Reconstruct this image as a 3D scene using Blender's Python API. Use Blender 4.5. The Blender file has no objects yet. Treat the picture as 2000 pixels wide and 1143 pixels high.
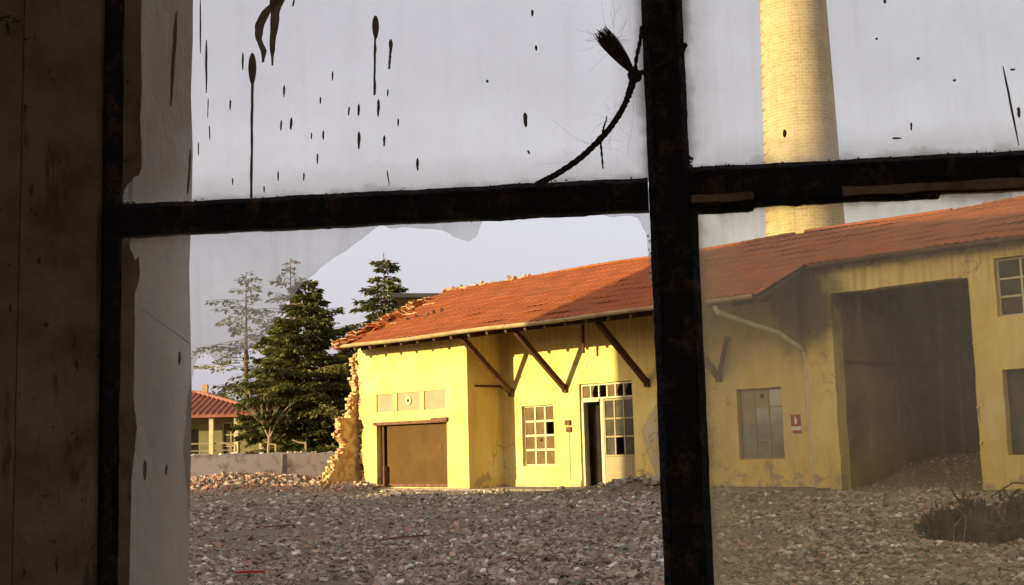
import bpy, math, random
import numpy as np
from mathutils import Vector, Matrix
R = math.radians
SC = bpy.context.scene
COL = SC.collection

# ------------------------------------------------------------------ camera
cd = bpy.data.cameras.new("camera")
cam = bpy.data.objects.new("camera", cd)
COL.objects.link(cam)
cd.sensor_width = 36
cd.lens = 36 * 2490 / 2000
cd.clip_start = 0.05
cd.clip_end = 3000
pitch = math.atan(310 / 2490)
roll = R(1.5)
cam.matrix_world = Matrix.Translation((0, 0, 0.9)) @ Matrix.Rotation(math.pi / 2 + pitch, 4, 'X') @ Matrix.Rotation(-roll, 4, 'Z')
SC.camera = cam

# ------------------------------------------------------------------ sky, sun, exposure
SUN_EL = R(10.0)
SDX, SDY = 0.954, 0.460                      # the way the light travels
hl = math.hypot(SDX, SDY)
sun_from = Vector((-SDX / hl * math.cos(SUN_EL), -SDY / hl * math.cos(SUN_EL), math.sin(SUN_EL)))
W = bpy.data.worlds.new("World")
SC.world = W
W.use_nodes = True
nt = W.node_tree
nt.nodes.clear()
sky = nt.nodes.new("ShaderNodeTexSky")
sky.sky_type = 'NISHITA'
sky.sun_disc = False
sky.sun_elevation = SUN_EL
sky.sun_rotation = math.atan2(sun_from.x, sun_from.y) % (2 * math.pi)
sky.air_density = 1.3
sky.dust_density = 6.0
sky.ozone_density = 2.0
# thin overcast: the sky's own light spread towards grey
hs = nt.nodes.new("ShaderNodeHueSaturation")
hs.inputs['Saturation'].default_value = 0.55
bw = nt.nodes.new("ShaderNodeMix"); bw.data_type = 'RGBA'
bw.inputs[0].default_value = 0.40
bw.inputs[7].default_value = (5.2, 4.9, 5.6, 1)
bg = nt.nodes.new("ShaderNodeBackground")
bg.inputs[1].default_value = 0.15
wo = nt.nodes.new("ShaderNodeOutputWorld")
nt.links.new(sky.outputs[0], hs.inputs['Color'])
nt.links.new(hs.outputs[0], bw.inputs[6])
nt.links.new(bw.outputs[2], bg.inputs[0])
nt.links.new(bg.outputs[0], wo.inputs[0])
sd = bpy.data.lights.new("sun", 'SUN')
sd.energy = 5.0
sd.color = (1.0, 0.87, 0.50)
sd.angle = R(0.5)
sun = bpy.data.objects.new("sun", sd)
COL.objects.link(sun)
sun.rotation_euler = sun_from.to_track_quat('Z', 'Y').to_euler()
sun.location = (-30, 0, 30)
SC.view_settings.view_transform = 'Standard'
SC.view_settings.look = 'None'
SC.view_settings.exposure = 0.75
SC.view_settings.gamma = 1
SC.cycles.max_bounces = 8
SC.cycles.transparent_max_bounces = 24

# ------------------------------------------------------------------ materials
def mat(name, base, rough=0.85, var=None, scale=4.0, bump=0.0, bscale=30.0, detail=6, metal=0.0, spec=0.12, extra=None, contrast=(0.35, 0.65)):
    m = bpy.data.materials.new(name); m.use_nodes = True
    t = m.node_tree; n = t.nodes; l = t.links
    b = n['Principled BSDF']
    b.inputs['Roughness'].default_value = rough
    b.inputs['Metallic'].default_value = metal
    b.inputs['Specular IOR Level'].default_value = spec
    tc = n.new('ShaderNodeTexCoord')
    col = None
    if var is not None:
        nz = n.new('ShaderNodeTexNoise'); nz.inputs['Scale'].default_value = scale; nz.inputs['Detail'].default_value = detail
        nz.inputs['Roughness'].default_value = 0.65
        l.new(tc.outputs['Object'], nz.inputs['Vector'])
        r = n.new('ShaderNodeValToRGB')
        r.color_ramp.elements[0].position = contrast[0]; r.color_ramp.elements[0].color = (*base, 1)
        r.color_ramp.elements[1].position = contrast[1]; r.color_ramp.elements[1].color = (*var, 1)
        l.new(nz.outputs[0], r.inputs[0])
        col = r.outputs[0]
    else:
        rgb = n.new('ShaderNodeRGB'); rgb.outputs[0].default_value = (*base, 1); col = rgb.outputs[0]
    if extra: col = extra(t, tc, col, b)
    l.new(col, b.inputs['Base Color'])
    if bump:
        nb = n.new('ShaderNodeTexNoise'); nb.inputs['Scale'].default_value = bscale; nb.inputs['Detail'].default_value = 5
        l.new(tc.outputs['Object'], nb.inputs['Vector'])
        bp = n.new('ShaderNodeBump'); bp.inputs['Strength'].default_value = bump; bp.inputs['Distance'].default_value = 0.02
        l.new(nb.outputs[0], bp.inputs['Height']); l.new(bp.outputs[0], b.inputs['Normal'])
    return m

def N(t, kind, **kw):
    n = t.nodes.new(kind)
    for k, v in kw.items(): setattr(n, k, v)
    return n
def mth(t, op, a, b=None, c=None, clamp=False):
    n = t.nodes.new('ShaderNodeMath'); n.operation = op; n.use_clamp = clamp
    for i, v in enumerate((a, b, c)):
        if v is None: continue
        if isinstance(v, (int, float)): n.inputs[i].default_value = v
        else: t.links.new(v, n.inputs[i])
    return n.outputs[0]
def mixc(t, fac, a, b):
    n = t.nodes.new('ShaderNodeMix'); n.data_type = 'RGBA'
    for i, v in ((0, fac), (6, a), (7, b)):
        if isinstance(v, (int, float)): n.inputs[i].default_value = v
        elif isinstance(v, tuple): n.inputs[i].default_value = (*v, 1) if len(v) == 3 else v
        else: t.links.new(v, n.inputs[i])
    return n.outputs[2]
def noise(t, vec, scale, detail=5, rough=0.6):
    n = t.nodes.new('ShaderNodeTexNoise'); n.inputs['Scale'].default_value = scale; n.inputs['Detail'].default_value = detail
    n.inputs['Roughness'].default_value = rough
    t.links.new(vec, n.inputs['Vector']); return n.outputs[0]
def mapr(t, v, a, b, c=0.0, d=1.0):
    n = t.nodes.new('ShaderNodeMapRange'); n.clamp = True
    n.inputs[1].default_value = a; n.inputs[2].default_value = b; n.inputs[3].default_value = c; n.inputs[4].default_value = d
    t.links.new(v, n.inputs[0]); return n.outputs[0]

def plaster_extra(dark_patch=False):
    def f(t, tc, col, b):
        sx = N(t, 'ShaderNodeSeparateXYZ'); t.links.new(tc.outputs['Object'], sx.inputs[0])
        # vertical run-off streaks
        mp = N(t, 'ShaderNodeMapping'); mp.inputs['Scale'].default_value = (5, 5, 0.35)
        t.links.new(tc.outputs['Object'], mp.inputs[0])
        st = mapr(t, noise(t, mp.outputs[0], 1.2, 5), 0.52, 0.78)
        col = mixc(t, mth(t, 'MULTIPLY', st, 0.35), col, (0.33, 0.22, 0.07))
        # rising damp and peeled render low on the wall
        low = mapr(t, sx.outputs[2], 0.05, 1.0, 1.0, 0.0)
        pn = noise(t, tc.outputs['Object'], 2.6, 8, 0.7)
        pe = mapr(t, mth(t, 'ADD', pn, mth(t, 'MULTIPLY', low, 0.16)), 0.66, 0.69)
        col = mixc(t, mth(t, 'MULTIPLY', pe, 0.7), col, (0.34, 0.27, 0.17))
        # hairline cracks and old repair patches
        vo = N(t, 'ShaderNodeTexVoronoi'); vo.feature = 'DISTANCE_TO_EDGE'; vo.inputs['Scale'].default_value = 0.55
        wv = N(t, 'ShaderNodeVectorMath'); wv.operation = 'ADD'; nzc = N(t, 'ShaderNodeTexNoise'); nzc.inputs['Scale'].default_value = 2.2; nzc.inputs['Detail'].default_value = 6
        t.links.new(tc.outputs['Object'], nzc.inputs['Vector']); t.links.new(tc.outputs['Object'], wv.inputs[0]); t.links.new(nzc.outputs['Color'], wv.inputs[1]); t.links.new(wv.outputs[0], vo.inputs['Vector'])
        ck = mth(t, 'MULTIPLY', mapr(t, vo.outputs['Distance'], 0.004, 0.010, 1.0, 0.0), mapr(t, noise(t, tc.outputs['Object'], 0.7, 2), 0.48, 0.56))
        col = mixc(t, mth(t, 'MULTIPLY', ck, 0.6), col, (0.22, 0.15, 0.07))
        rp = mapr(t, noise(t, tc.outputs['Object'], 0.9, 3, 0.5), 0.60, 0.62)
        col = mixc(t, mth(t, 'MULTIPLY', rp, 0.35), col, (0.70, 0.60, 0.30))
        hi_ = mapr(t, sx.outputs[2], 2.6, 3.9)
        mq = N(t, 'ShaderNodeMapping'); mq.inputs['Scale'].default_value = (9, 9, 0.5); t.links.new(tc.outputs['Object'], mq.inputs[0])
        rs = mth(t, 'MULTIPLY', mapr(t, noise(t, mq.outputs[0], 1.0, 5), 0.46, 0.7), hi_)
        col = mixc(t, mth(t, 'MULTIPLY', rs, 0.5), col, (0.26, 0.17, 0.07))
        # small holes and chips
        ch = mapr(t, noise(t, tc.outputs['Object'], 9, 3), 0.72, 0.745)
        col = mixc(t, mth(t, 'MULTIPLY', ch, 0.8), col, (0.16, 0.11, 0.06))
        if dark_patch:  # round dark patch with a noisy edge near the canopy end
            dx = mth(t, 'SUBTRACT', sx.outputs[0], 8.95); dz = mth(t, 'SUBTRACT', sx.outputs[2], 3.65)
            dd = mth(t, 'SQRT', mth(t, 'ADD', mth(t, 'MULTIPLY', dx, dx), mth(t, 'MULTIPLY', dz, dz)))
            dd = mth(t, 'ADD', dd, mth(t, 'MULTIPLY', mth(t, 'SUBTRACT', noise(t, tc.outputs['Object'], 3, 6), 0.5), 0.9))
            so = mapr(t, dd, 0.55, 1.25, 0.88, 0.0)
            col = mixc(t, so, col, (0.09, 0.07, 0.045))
        return col
    return f

def board_extra(t, tc, col, b):
    mp = N(t, 'ShaderNodeMapping'); mp.inputs['Scale'].default_value = (30, 30, 6); t.links.new(tc.outputs['Object'], mp.inputs[0])
    a = mapr(t, noise(t, mp.outputs[0], 1.0, 7, 0.75), 0.56, 0.66)
    col = mixc(t, mth(t, 'MULTIPLY', a, 0.75), col, (0.07, 0.045, 0.028))
    c = mapr(t, noise(t, tc.outputs['Object'], 70, 4, 0.6), 0.66, 0.70)
    return mixc(t, mth(t, 'MULTIPLY', c, 0.8), col, (0.04, 0.028, 0.02))
PL_A, PL_B = (0.66, 0.455, 0.115), (0.76, 0.58, 0.19)
M = {}
M['plaster'] = mat('yellow_plaster', PL_A, 0.9, PL_B, 0.8, 0.25, 40, extra=plaster_extra())
M['plaster_dark_patch'] = mat('yellow_plaster_dark_patch', PL_A, 0.9, PL_B, 0.8, 0.25, 40, extra=plaster_extra(True))
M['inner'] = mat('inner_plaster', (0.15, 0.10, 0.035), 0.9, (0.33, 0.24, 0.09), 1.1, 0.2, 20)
M['masonry'] = mat('broken_masonry', (0.62, 0.45, 0.17), 0.95, (0.42, 0.21, 0.09), 5.0, 0.8, 25, contrast=(0.42, 0.58))
M['brickchunk'] = mat('broken_brick', (0.40, 0.15, 0.08), 0.95, (0.55, 0.40, 0.22), 3.0, 0.6, 30)
M['shutter'] = mat('ochre_shutter', (0.115, 0.06, 0.014), 0.8, (0.09, 0.045, 0.011), 2.0, 0.05, 10)
M['rust'] = mat('rusty_steel', (0.10, 0.05, 0.03), 0.8, (0.22, 0.10, 0.05), 9, 0.4, 60)
M['darkwood'] = mat('dark_timber', (0.13, 0.055, 0.03), 0.85, (0.07, 0.032, 0.02), 6, 0.3, 30)
M['deck'] = mat('roof_boards', (0.12, 0.07, 0.035), 0.9, (0.07, 0.042, 0.022), 5, 0.3, 30)
M['gutter'] = mat('painted_gutter', (0.42, 0.29, 0.13), 0.6, (0.28, 0.18, 0.09), 3, 0.1, 20)
M['pipe'] = mat('painted_pipe', (0.76, 0.68, 0.46), 0.6, (0.55, 0.46, 0.28), 4, 0.1, 20)
M['white'] = mat('cream_paint', (0.66, 0.57, 0.30), 0.6, (0.5, 0.4, 0.23), 7, 0.1, 20)
M['cream'] = mat('cream_panel', (0.30, 0.215, 0.10), 0.6, (0.36, 0.27, 0.14), 3, 0.1, 20)
M['dark'] = mat('dark_paint', (0.06, 0.045, 0.035), 0.7, (0.1, 0.075, 0.055), 3)
M['black'] = mat('black_window_paint', (0.02, 0.015, 0.012), 0.7, (0.12, 0.07, 0.045), 45, 0.8, 160, spec=0.3, contrast=(0.52, 0.68))
M['putty'] = mat('old_putty', (0.16, 0.13, 0.10), 0.95, (0.30, 0.26, 0.21), 50, 0.8, 260)
M['frameboard'] = mat('stained_board', (0.33, 0.24, 0.15), 0.85, (0.17, 0.12, 0.075), 14, 0.4, 80, extra=board_extra)
M['room'] = mat('room_plaster', (0.33, 0.24, 0.15), 0.9, (0.17, 0.12, 0.075), 9, 0.3, 50, extra=board_extra)
M['reveal'] = mat('grey_render', (0.37, 0.31, 0.235), 0.95, (0.27, 0.22, 0.16), 7, 0.3, 45)
M['concrete'] = mat('weathered_concrete', (0.30, 0.25, 0.20), 0.95, (0.20, 0.155, 0.12), 2.2, 0.6, 18)
M['drip'] = mat('dried_paint', (0.34, 0.28, 0.2), 0.8, (0.2, 0.16, 0.11), 300, 0.2, 400)
M['cord'] = mat('frayed_cord', (0.10, 0.065, 0.045), 0.95, (0.045, 0.03, 0.022), 300, 0.5, 600)
M['wallconc'] = mat('stained_wall_render', (0.80, 0.68, 0.52), 0.95, (0.28, 0.20, 0.13), 2.6, 0.6, 12, contrast=(0.50, 0.70))
M['wood'] = mat('weathered_wood', (0.34, 0.24, 0.14), 0.9, (0.24, 0.17, 0.1), 5, 0.3, 30)
M['bark'] = mat('bark', (0.10, 0.065, 0.04), 0.95, (0.17, 0.12, 0.08), 8, 0.6, 20)
M['twig'] = mat('bare_twig', (0.42, 0.27, 0.17), 0.9, (0.3, 0.2, 0.13), 5)
M['red'] = mat('sign_red', (0.38, 0.05, 0.03), 0.5)
M['signwhite'] = mat('sign_white', (0.75, 0.72, 0.66), 0.5)
M['greenwall'] = mat('green_render', (0.16, 0.15, 0.06), 0.9, (0.24, 0.20, 0.09), 1.5, 0.1, 20)
M['hallwall'] = mat('hall_plaster', (0.40, 0.33, 0.2), 0.9, (0.3, 0.25, 0.16), 0.5, 0.2, 10)
M['flatroof'] = mat('dark_flat_roof', (0.035, 0.035, 0.04), 0.9, (0.06, 0.055, 0.055), 3)

def leafmat(name, a, b, c):
    m = bpy.data.materials.new(name); m.use_nodes = True; t = m.node_tree
    p = t.nodes['Principled BSDF']; p.inputs['Roughness'].default_value = 0.7; p.inputs['Specular IOR Level'].default_value = 0.2
    at = N(t, 'ShaderNodeAttribute'); at.attribute_name = 'tint'
    r = N(t, 'ShaderNodeValToRGB'); r.color_ramp.elements[0].color = (*a, 1); r.color_ramp.elements[1].color = (*c, 1)
    e = r.color_ramp.elements.new(0.5); e.color = (*b, 1)
    t.links.new(at.outputs['Fac'], r.inputs[0]); t.links.new(r.outputs[0], p.inputs['Base Color'])
    tr = N(t, 'ShaderNodeBsdfTranslucent'); t.links.new(r.outputs[0], tr.inputs[0])
    ad = N(t, 'ShaderNodeMixShader'); ad.inputs[0].default_value = 0.2
    o = t.nodes['Material Output']
    t.links.new(p.outputs[0], ad.inputs[1]); t.links.new(tr.outputs[0], ad.inputs[2]); t.links.new(ad.outputs[0], o.inputs[0])
    return m
M['needle'] = leafmat('conifer_needles', (0.035, 0.042, 0.010), (0.10, 0.10, 0.022), (0.26, 0.22, 0.05))
M['leaf'] = leafmat('dull_leaves', (0.04, 0.05, 0.015), (0.09, 0.09, 0.03), (0.16, 0.13, 0.05))
M['weed'] = leafmat('weed_leaves', (0.012, 0.013, 0.009), (0.028, 0.028, 0.018), (0.06, 0.055, 0.035))
M['stone'] = leafmat('rubble_stone', (0.10, 0.072, 0.045), (0.30, 0.235, 0.155), (0.76, 0.67, 0.50))
_e = [n for n in M['stone'].node_tree.nodes if n.type == 'VALTORGB'][0].color_ramp
_e.elements[0].position = 0.0
e = _e.elements.new(0.30); e.color = (0.28, 0.215, 0.145, 1)
e = _e.elements.new(0.80); e.color = (0.42, 0.34, 0.24, 1)
e = _e.elements.new(0.86); e.color = (0.36, 0.17, 0.10, 1)
e = _e.elements.new(0.92); e.color = (0.48, 0.28, 0.16, 1)
e = _e.elements.new(0.94); e.color = (0.40, 0.35, 0.29, 1)
for n_ in M['stone'].node_tree.nodes:
    if n_.type == 'MIX_SHADER': n_.inputs[0].default_value = 0

def tile_extra(t, tc, col, b):
    sx = N(t, 'ShaderNodeSeparateXYZ'); t.links.new(tc.outputs['Object'], sx.inputs[0])
    u = mth(t, 'FLOOR', mth(t, 'DIVIDE', sx.outputs[0], 0.22)); v = mth(t, 'FLOOR', mth(t, 'DIVIDE', sx.outputs[1], 0.34))
    cb = N(t, 'ShaderNodeCombineXYZ'); t.links.new(u, cb.inputs[0]); t.links.new(v, cb.inputs[1])
    wn = N(t, 'ShaderNodeTexWhiteNoise'); t.links.new(cb.outputs[0], wn.inputs[0])
    c = mixc(t, mth(t, 'MULTIPLY', wn.outputs[0], 0.55), col, (0.22, 0.06, 0.02))
    g = mapr(t, noise(t, tc.outputs['Object'], 1.3, 6, 0.7), 0.55, 0.72)
    return mixc(t, mth(t, 'MULTIPLY', g, 0.45), c, (0.20, 0.10, 0.06))
M['tile'] = mat('clay_tiles', (0.36, 0.10, 0.026), 0.85, (0.30, 0.078, 0.02), 2.0, 0.15, 60, extra=tile_extra)
M['tilepale'] = mat('pale_tile', (0.46, 0.22, 0.10), 0.85, (0.54, 0.34, 0.18), 6.0, 0.2, 30)
M['oldtile'] = mat('old_clay_tiles', (0.36, 0.13, 0.075), 0.85, (0.26, 0.10, 0.065), 3, 0.2, 30)

def brick_extra(t, tc, col, b):
    at = N(t, 'ShaderNodeSeparateXYZ'); t.links.new(tc.outputs['Object'], at.inputs[0])
    an = mth(t, 'ARCTAN2', at.outputs[1], at.outputs[0])
    cb = N(t, 'ShaderNodeCombineXYZ'); t.links.new(mth(t, 'MULTIPLY', an, 1.4), cb.inputs[0]); t.links.new(at.outputs[2], cb.inputs[1])
    bt = N(t, 'ShaderNodeTexBrick'); t.links.new(cb.outputs[0], bt.inputs[0])
    bt.inputs['Color1'].default_value = (0.44, 0.31, 0.14, 1); bt.inputs['Color2'].default_value = (0.54, 0.41, 0.20, 1)
    bt.inputs['Mortar'].default_value = (0.62, 0.50, 0.28, 1)
    bt.inputs['Scale'].default_value = 1.0; bt.inputs['Mortar Size'].default_value = 0.012
    bt.inputs['Brick Width'].default_value = 0.28; bt.inputs['Row Height'].default_value = 0.12
    g = mapr(t, noise(t, tc.outputs['Object'], 0.8, 6, 0.7), 0.45, 0.7)
    b.inputs['Roughness'].default_value = 0.9
    bp = N(t, 'ShaderNodeBump'); bp.inputs['Strength'].default_value = 0.4; bp.inputs['Distance'].default_value = 0.02; bp.invert = True
    t.links.new(bt.outputs['Fac'], bp.inputs['Height']); t.links.new(bp.outputs[0], b.inputs['Normal'])
    c = mixc(t, mth(t, 'MULTIPLY', g, 0.5), bt.outputs[0], (0.40, 0.27, 0.12))
    mp = N(t, 'ShaderNodeMapping'); mp.inputs['Scale'].default_value = (2.5, 2.5, 0.25); t.links.new(tc.outputs['Object'], mp.inputs[0])
    c = mixc(t, mth(t, 'MULTIPLY', mapr(t, noise(t, mp.outputs[0], 1.0, 6, 0.7), 0.5, 0.72), 0.45), c, (0.22, 0.15, 0.08))
    mp = N(t, 'ShaderNodeMapping'); mp.inputs['Scale'].default_value = (0.3, 0.3, 2.2); t.links.new(tc.outputs['Object'], mp.inputs[0])
    return mixc(t, mth(t, 'MULTIPLY', mapr(t, noise(t, mp.outputs[0], 1.0, 4, 0.7), 0.50, 0.66), 0.2), c, (0.62, 0.52, 0.33))
M['brick'] = mat('chimney_brick', (0.5, 0.35, 0.16), 0.9, extra=brick_extra)

def ground_extra(t, tc, col, b):
    O = tc.outputs['Object']
    a = mapr(t, noise(t, O, 0.35, 5), 0.42, 0.6)
    c = mixc(t, a, (0.27, 0.21, 0.14), (0.38, 0.30, 0.205))
    f = mapr(t, noise(t, O, 14, 8, 0.8), 0.35, 0.68)
    c = mixc(t, f, (0.14, 0.105, 0.07), c)
    vo = N(t, 'ShaderNodeTexVoronoi'); vo.inputs['Scale'].default_value = 22; t.links.new(O, vo.inputs['Vector'])
    k = mapr(t, vo.outputs['Distance'], 0.12, 0.3, 1.0, 0.0)
    sv = N(t, 'ShaderNodeSeparateColor'); t.links.new(vo.outputs['Color'], sv.inputs[0])
    k = mth(t, 'MULTIPLY', k, mapr(t, sv.outputs[0], 0.6, 0.7))
    c = mixc(t, k, c, (0.46, 0.38, 0.28))
    bp = N(t, 'ShaderNodeBump'); bp.inputs['Strength'].default_value = 1.0; bp.inputs['Distance'].default_value = 0.05
    t.links.new(noise(t, O, 9, 9, 0.75), bp.inputs['Height']); t.links.new(bp.outputs[0], b.inputs['Normal'])
    return c
M['ground'] = mat('yard_ground', (0.2, 0.17, 0.14), 0.95, extra=ground_extra)

def pane_mat(name, a, b_, gl=0.35, rough=0.15):
    m = bpy.data.materials.new(name); m.use_nodes = True; t = m.node_tree
    t.nodes.remove(t.nodes['Principled BSDF'])
    tc = N(t, 'ShaderNodeTexCoord')
    c = mixc(t, mapr(t, noise(t, tc.outputs['Object'], 3.5, 6), 0.35, 0.65), a, b_)
    d = N(t, 'ShaderNodeBsdfDiffuse'); t.links.new(c, d.inputs[0])
    g = N(t, 'ShaderNodeBsdfGlossy'); g.inputs['Roughness'].default_value = rough; g.inputs[0].default_value = (0.8, 0.8, 0.8, 1)
    mx = N(t, 'ShaderNodeMixShader'); mx.inputs[0].default_value = gl
    t.links.new(d.outputs[0], mx.inputs[1]); t.links.new(g.outputs[0], mx.inputs[2])
    t.links.new(mx.outputs[0], t.nodes['Material Output'].inputs[0])
    return m
M['pane_dusty'] = pane_mat('dusty_pane', (0.125, 0.075, 0.03), (0.18, 0.115, 0.05), 0.0, 0.3)
M['pane_pale'] = pane_mat('pale_frosted_and_sky_pane', (0.32, 0.25, 0.14), (0.37, 0.29, 0.17), 0.0, 0.5)
M['pane_dark'] = pane_mat('dark_pane', (0.05, 0.045, 0.03), (0.09, 0.075, 0.045), 0.015, 0.12)
M['pane_grey'] = pane_mat('grey_pane', (0.17, 0.16, 0.12), (0.26, 0.25, 0.19), 0.08, 0.12)

def glass_mat(name, lo, hi, tint, rc=None, film=(0.985, 0.985, 0.98), smear=0.05):
    """old dirty window glass: clear glass under a film of grime that scatters the daylight, thicker towards the putty"""
    m = bpy.data.materials.new(name); m.use_nodes = True; t = m.node_tree
    t.nodes.remove(t.nodes['Principled BSDF'])
    tc = N(t, 'ShaderNodeTexCoord'); O = tc.outputs['Object']
    big = mapr(t, noise(t, O, 9, 5, 0.6), 0.3, 0.7)
    mp = N(t, 'ShaderNodeMapping'); mp.inputs['Scale'].default_value = (26, 26, 1.6); t.links.new(O, mp.inputs[0])
    run = mapr(t, noise(t, mp.outputs[0], 1.5, 7, 0.75), 0.50, 0.72)
    mp2 = N(t, 'ShaderNodeMapping'); mp2.inputs['Scale'].default_value = (14, 14, 9); mp2.inputs['Rotation'].default_value = (0, 0.6, 0); t.links.new(O, mp2.inputs[0])
    wipe = mapr(t, noise(t, mp2.outputs[0], 0.9, 8, 0.8), 0.50, 0.75)
    fine = mapr(t, noise(t, O, 160, 4, 0.7), 0.60, 0.75)
    speck = mapr(t, noise(t, O, 420, 2, 0.5), 0.735, 0.76)
    f = mth(t, 'ADD', mth(t, 'MULTIPLY', big, hi - lo), lo)
    f = mth(t, 'ADD', f, mth(t, 'MULTIPLY', run, smear)); f = mth(t, 'ADD', f, mth(t, 'MULTIPLY', wipe, smear * 0.8)); f = mth(t, 'ADD', f, mth(t, 'MULTIPLY', fine, 0.05))
    f = mth(t, 'ADD', f, mth(t, 'MULTIPLY', speck, 0.10))
    if rc:
        sx = N(t, 'ShaderNodeSeparateXYZ'); t.links.new(O, sx.inputs[0])
        dx = mth(t, 'MINIMUM', mth(t, 'SUBTRACT', sx.outputs[0], rc[0]), mth(t, 'SUBTRACT', rc[1], sx.outputs[0]))
        dz = mth(t, 'MINIMUM', mth(t, 'SUBTRACT', sx.outputs[2], rc[2]), mth(t, 'SUBTRACT', rc[3], sx.outputs[2]))
        d = mth(t, 'MINIMUM', dx, dz)
        d = mth(t, 'ADD', d, mth(t, 'MULTIPLY', mth(t, 'SUBTRACT', noise(t, O, 26, 6, 0.7), 0.5), 0.030))
        f = mth(t, 'ADD', f, mapr(t, d, 0.0, 0.034, 0.20, 0.0))
        f = mth(t, 'ADD', f, mapr(t, d, -0.002, 0.009, 0.35, 0.0), clamp=True)
    tr = N(t, 'ShaderNodeBsdfTransparent'); tr.inputs[0].default_value = (*film, 1)
    tl = N(t, 'ShaderNodeBsdfTranslucent'); tl.inputs[0].default_value = (*tint, 1)
    mx = N(t, 'ShaderNodeMixShader'); t.links.new(f, mx.inputs[0])
    t.links.new(tr.outputs[0], mx.inputs[1]); t.links.new(tl.outputs[0], mx.inputs[2])
    gl = N(t, 'ShaderNodeBsdfGlossy'); gl.inputs['Roughness'].default_value = 0.08
    m2 = N(t, 'ShaderNodeMixShader'); m2.inputs[0].default_value = 0.02
    t.links.new(mx.outputs[0], m2.inputs[1]); t.links.new(gl.outputs[0], m2.inputs[2])
    t.links.new(m2.outputs[0], t.nodes['Material Output'].inputs[0])
    return m
M['glass_a'] = glass_mat('grimy_glass', 0.05, 0.12, (0.62, 0.585, 0.52), (-0.566, -0.0165, 1.1665, 1.72), film=(0.975, 0.962, 0.94), smear=0.04)
M['glass_o'] = glass_mat('grimy_glass_plain', 0.07, 0.13, (0.62, 0.57, 0.48), film=(0.97, 0.955, 0.92))
M['glass_r'] = glass_mat('grimy_glass_upper_right', 0.08, 0.15, (0.60, 0.56, 0.48), (0.0245, 0.475, 1.174, 1.72), film=(0.965, 0.95, 0.922), smear=0.06)
M['glass_b'] = glass_mat('brown_grimy_glass', 0.045, 0.11, (0.60, 0.49, 0.27), (0.0305, 0.475, 0.59, 1.1365), film=(0.965, 0.94, 0.86), smear=0.12)
M['glass_c'] = glass_mat('broken_glass', 0.17, 0.27, (0.64, 0.60, 0.52), smear=0.08)
def backlit(name, a, tcol, f):
    m = bpy.data.materials.new(name); m.use_nodes = True; t = m.node_tree
    t.nodes.remove(t.nodes['Principled BSDF']); tc = N(t, 'ShaderNodeTexCoord')
    k = mapr(t, noise(t, tc.outputs['Object'], 260, 4, 0.7), 0.35, 0.7)
    d = N(t, 'ShaderNodeBsdfDiffuse'); d.inputs[0].default_value = (*a, 1)
    tl = N(t, 'ShaderNodeBsdfTranslucent'); tl.inputs[0].default_value = (*tcol, 1)
    mx = N(t, 'ShaderNodeMixShader'); t.links.new(mth(t, 'MULTIPLY', k, f), mx.inputs[0])
    t.links.new(d.outputs[0], mx.inputs[1]); t.links.new(tl.outputs[0], mx.inputs[2]); t.links.new(mx.outputs[0], t.nodes['Material Output'].inputs[0])
    return m
M['glassedge'] = backlit('broken_glass_edge', (0.6, 0.6, 0.55), (0.75, 0.72, 0.65), 0.9)
M['drip'] = backlit('dried_paint', (0.30, 0.24, 0.17), (0.34, 0.28, 0.18), 0.75)
M['drip_thin'] = backlit('thin_dried_paint', (0.30, 0.24, 0.17), (0.50, 0.43, 0.30), 1.0)

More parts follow.
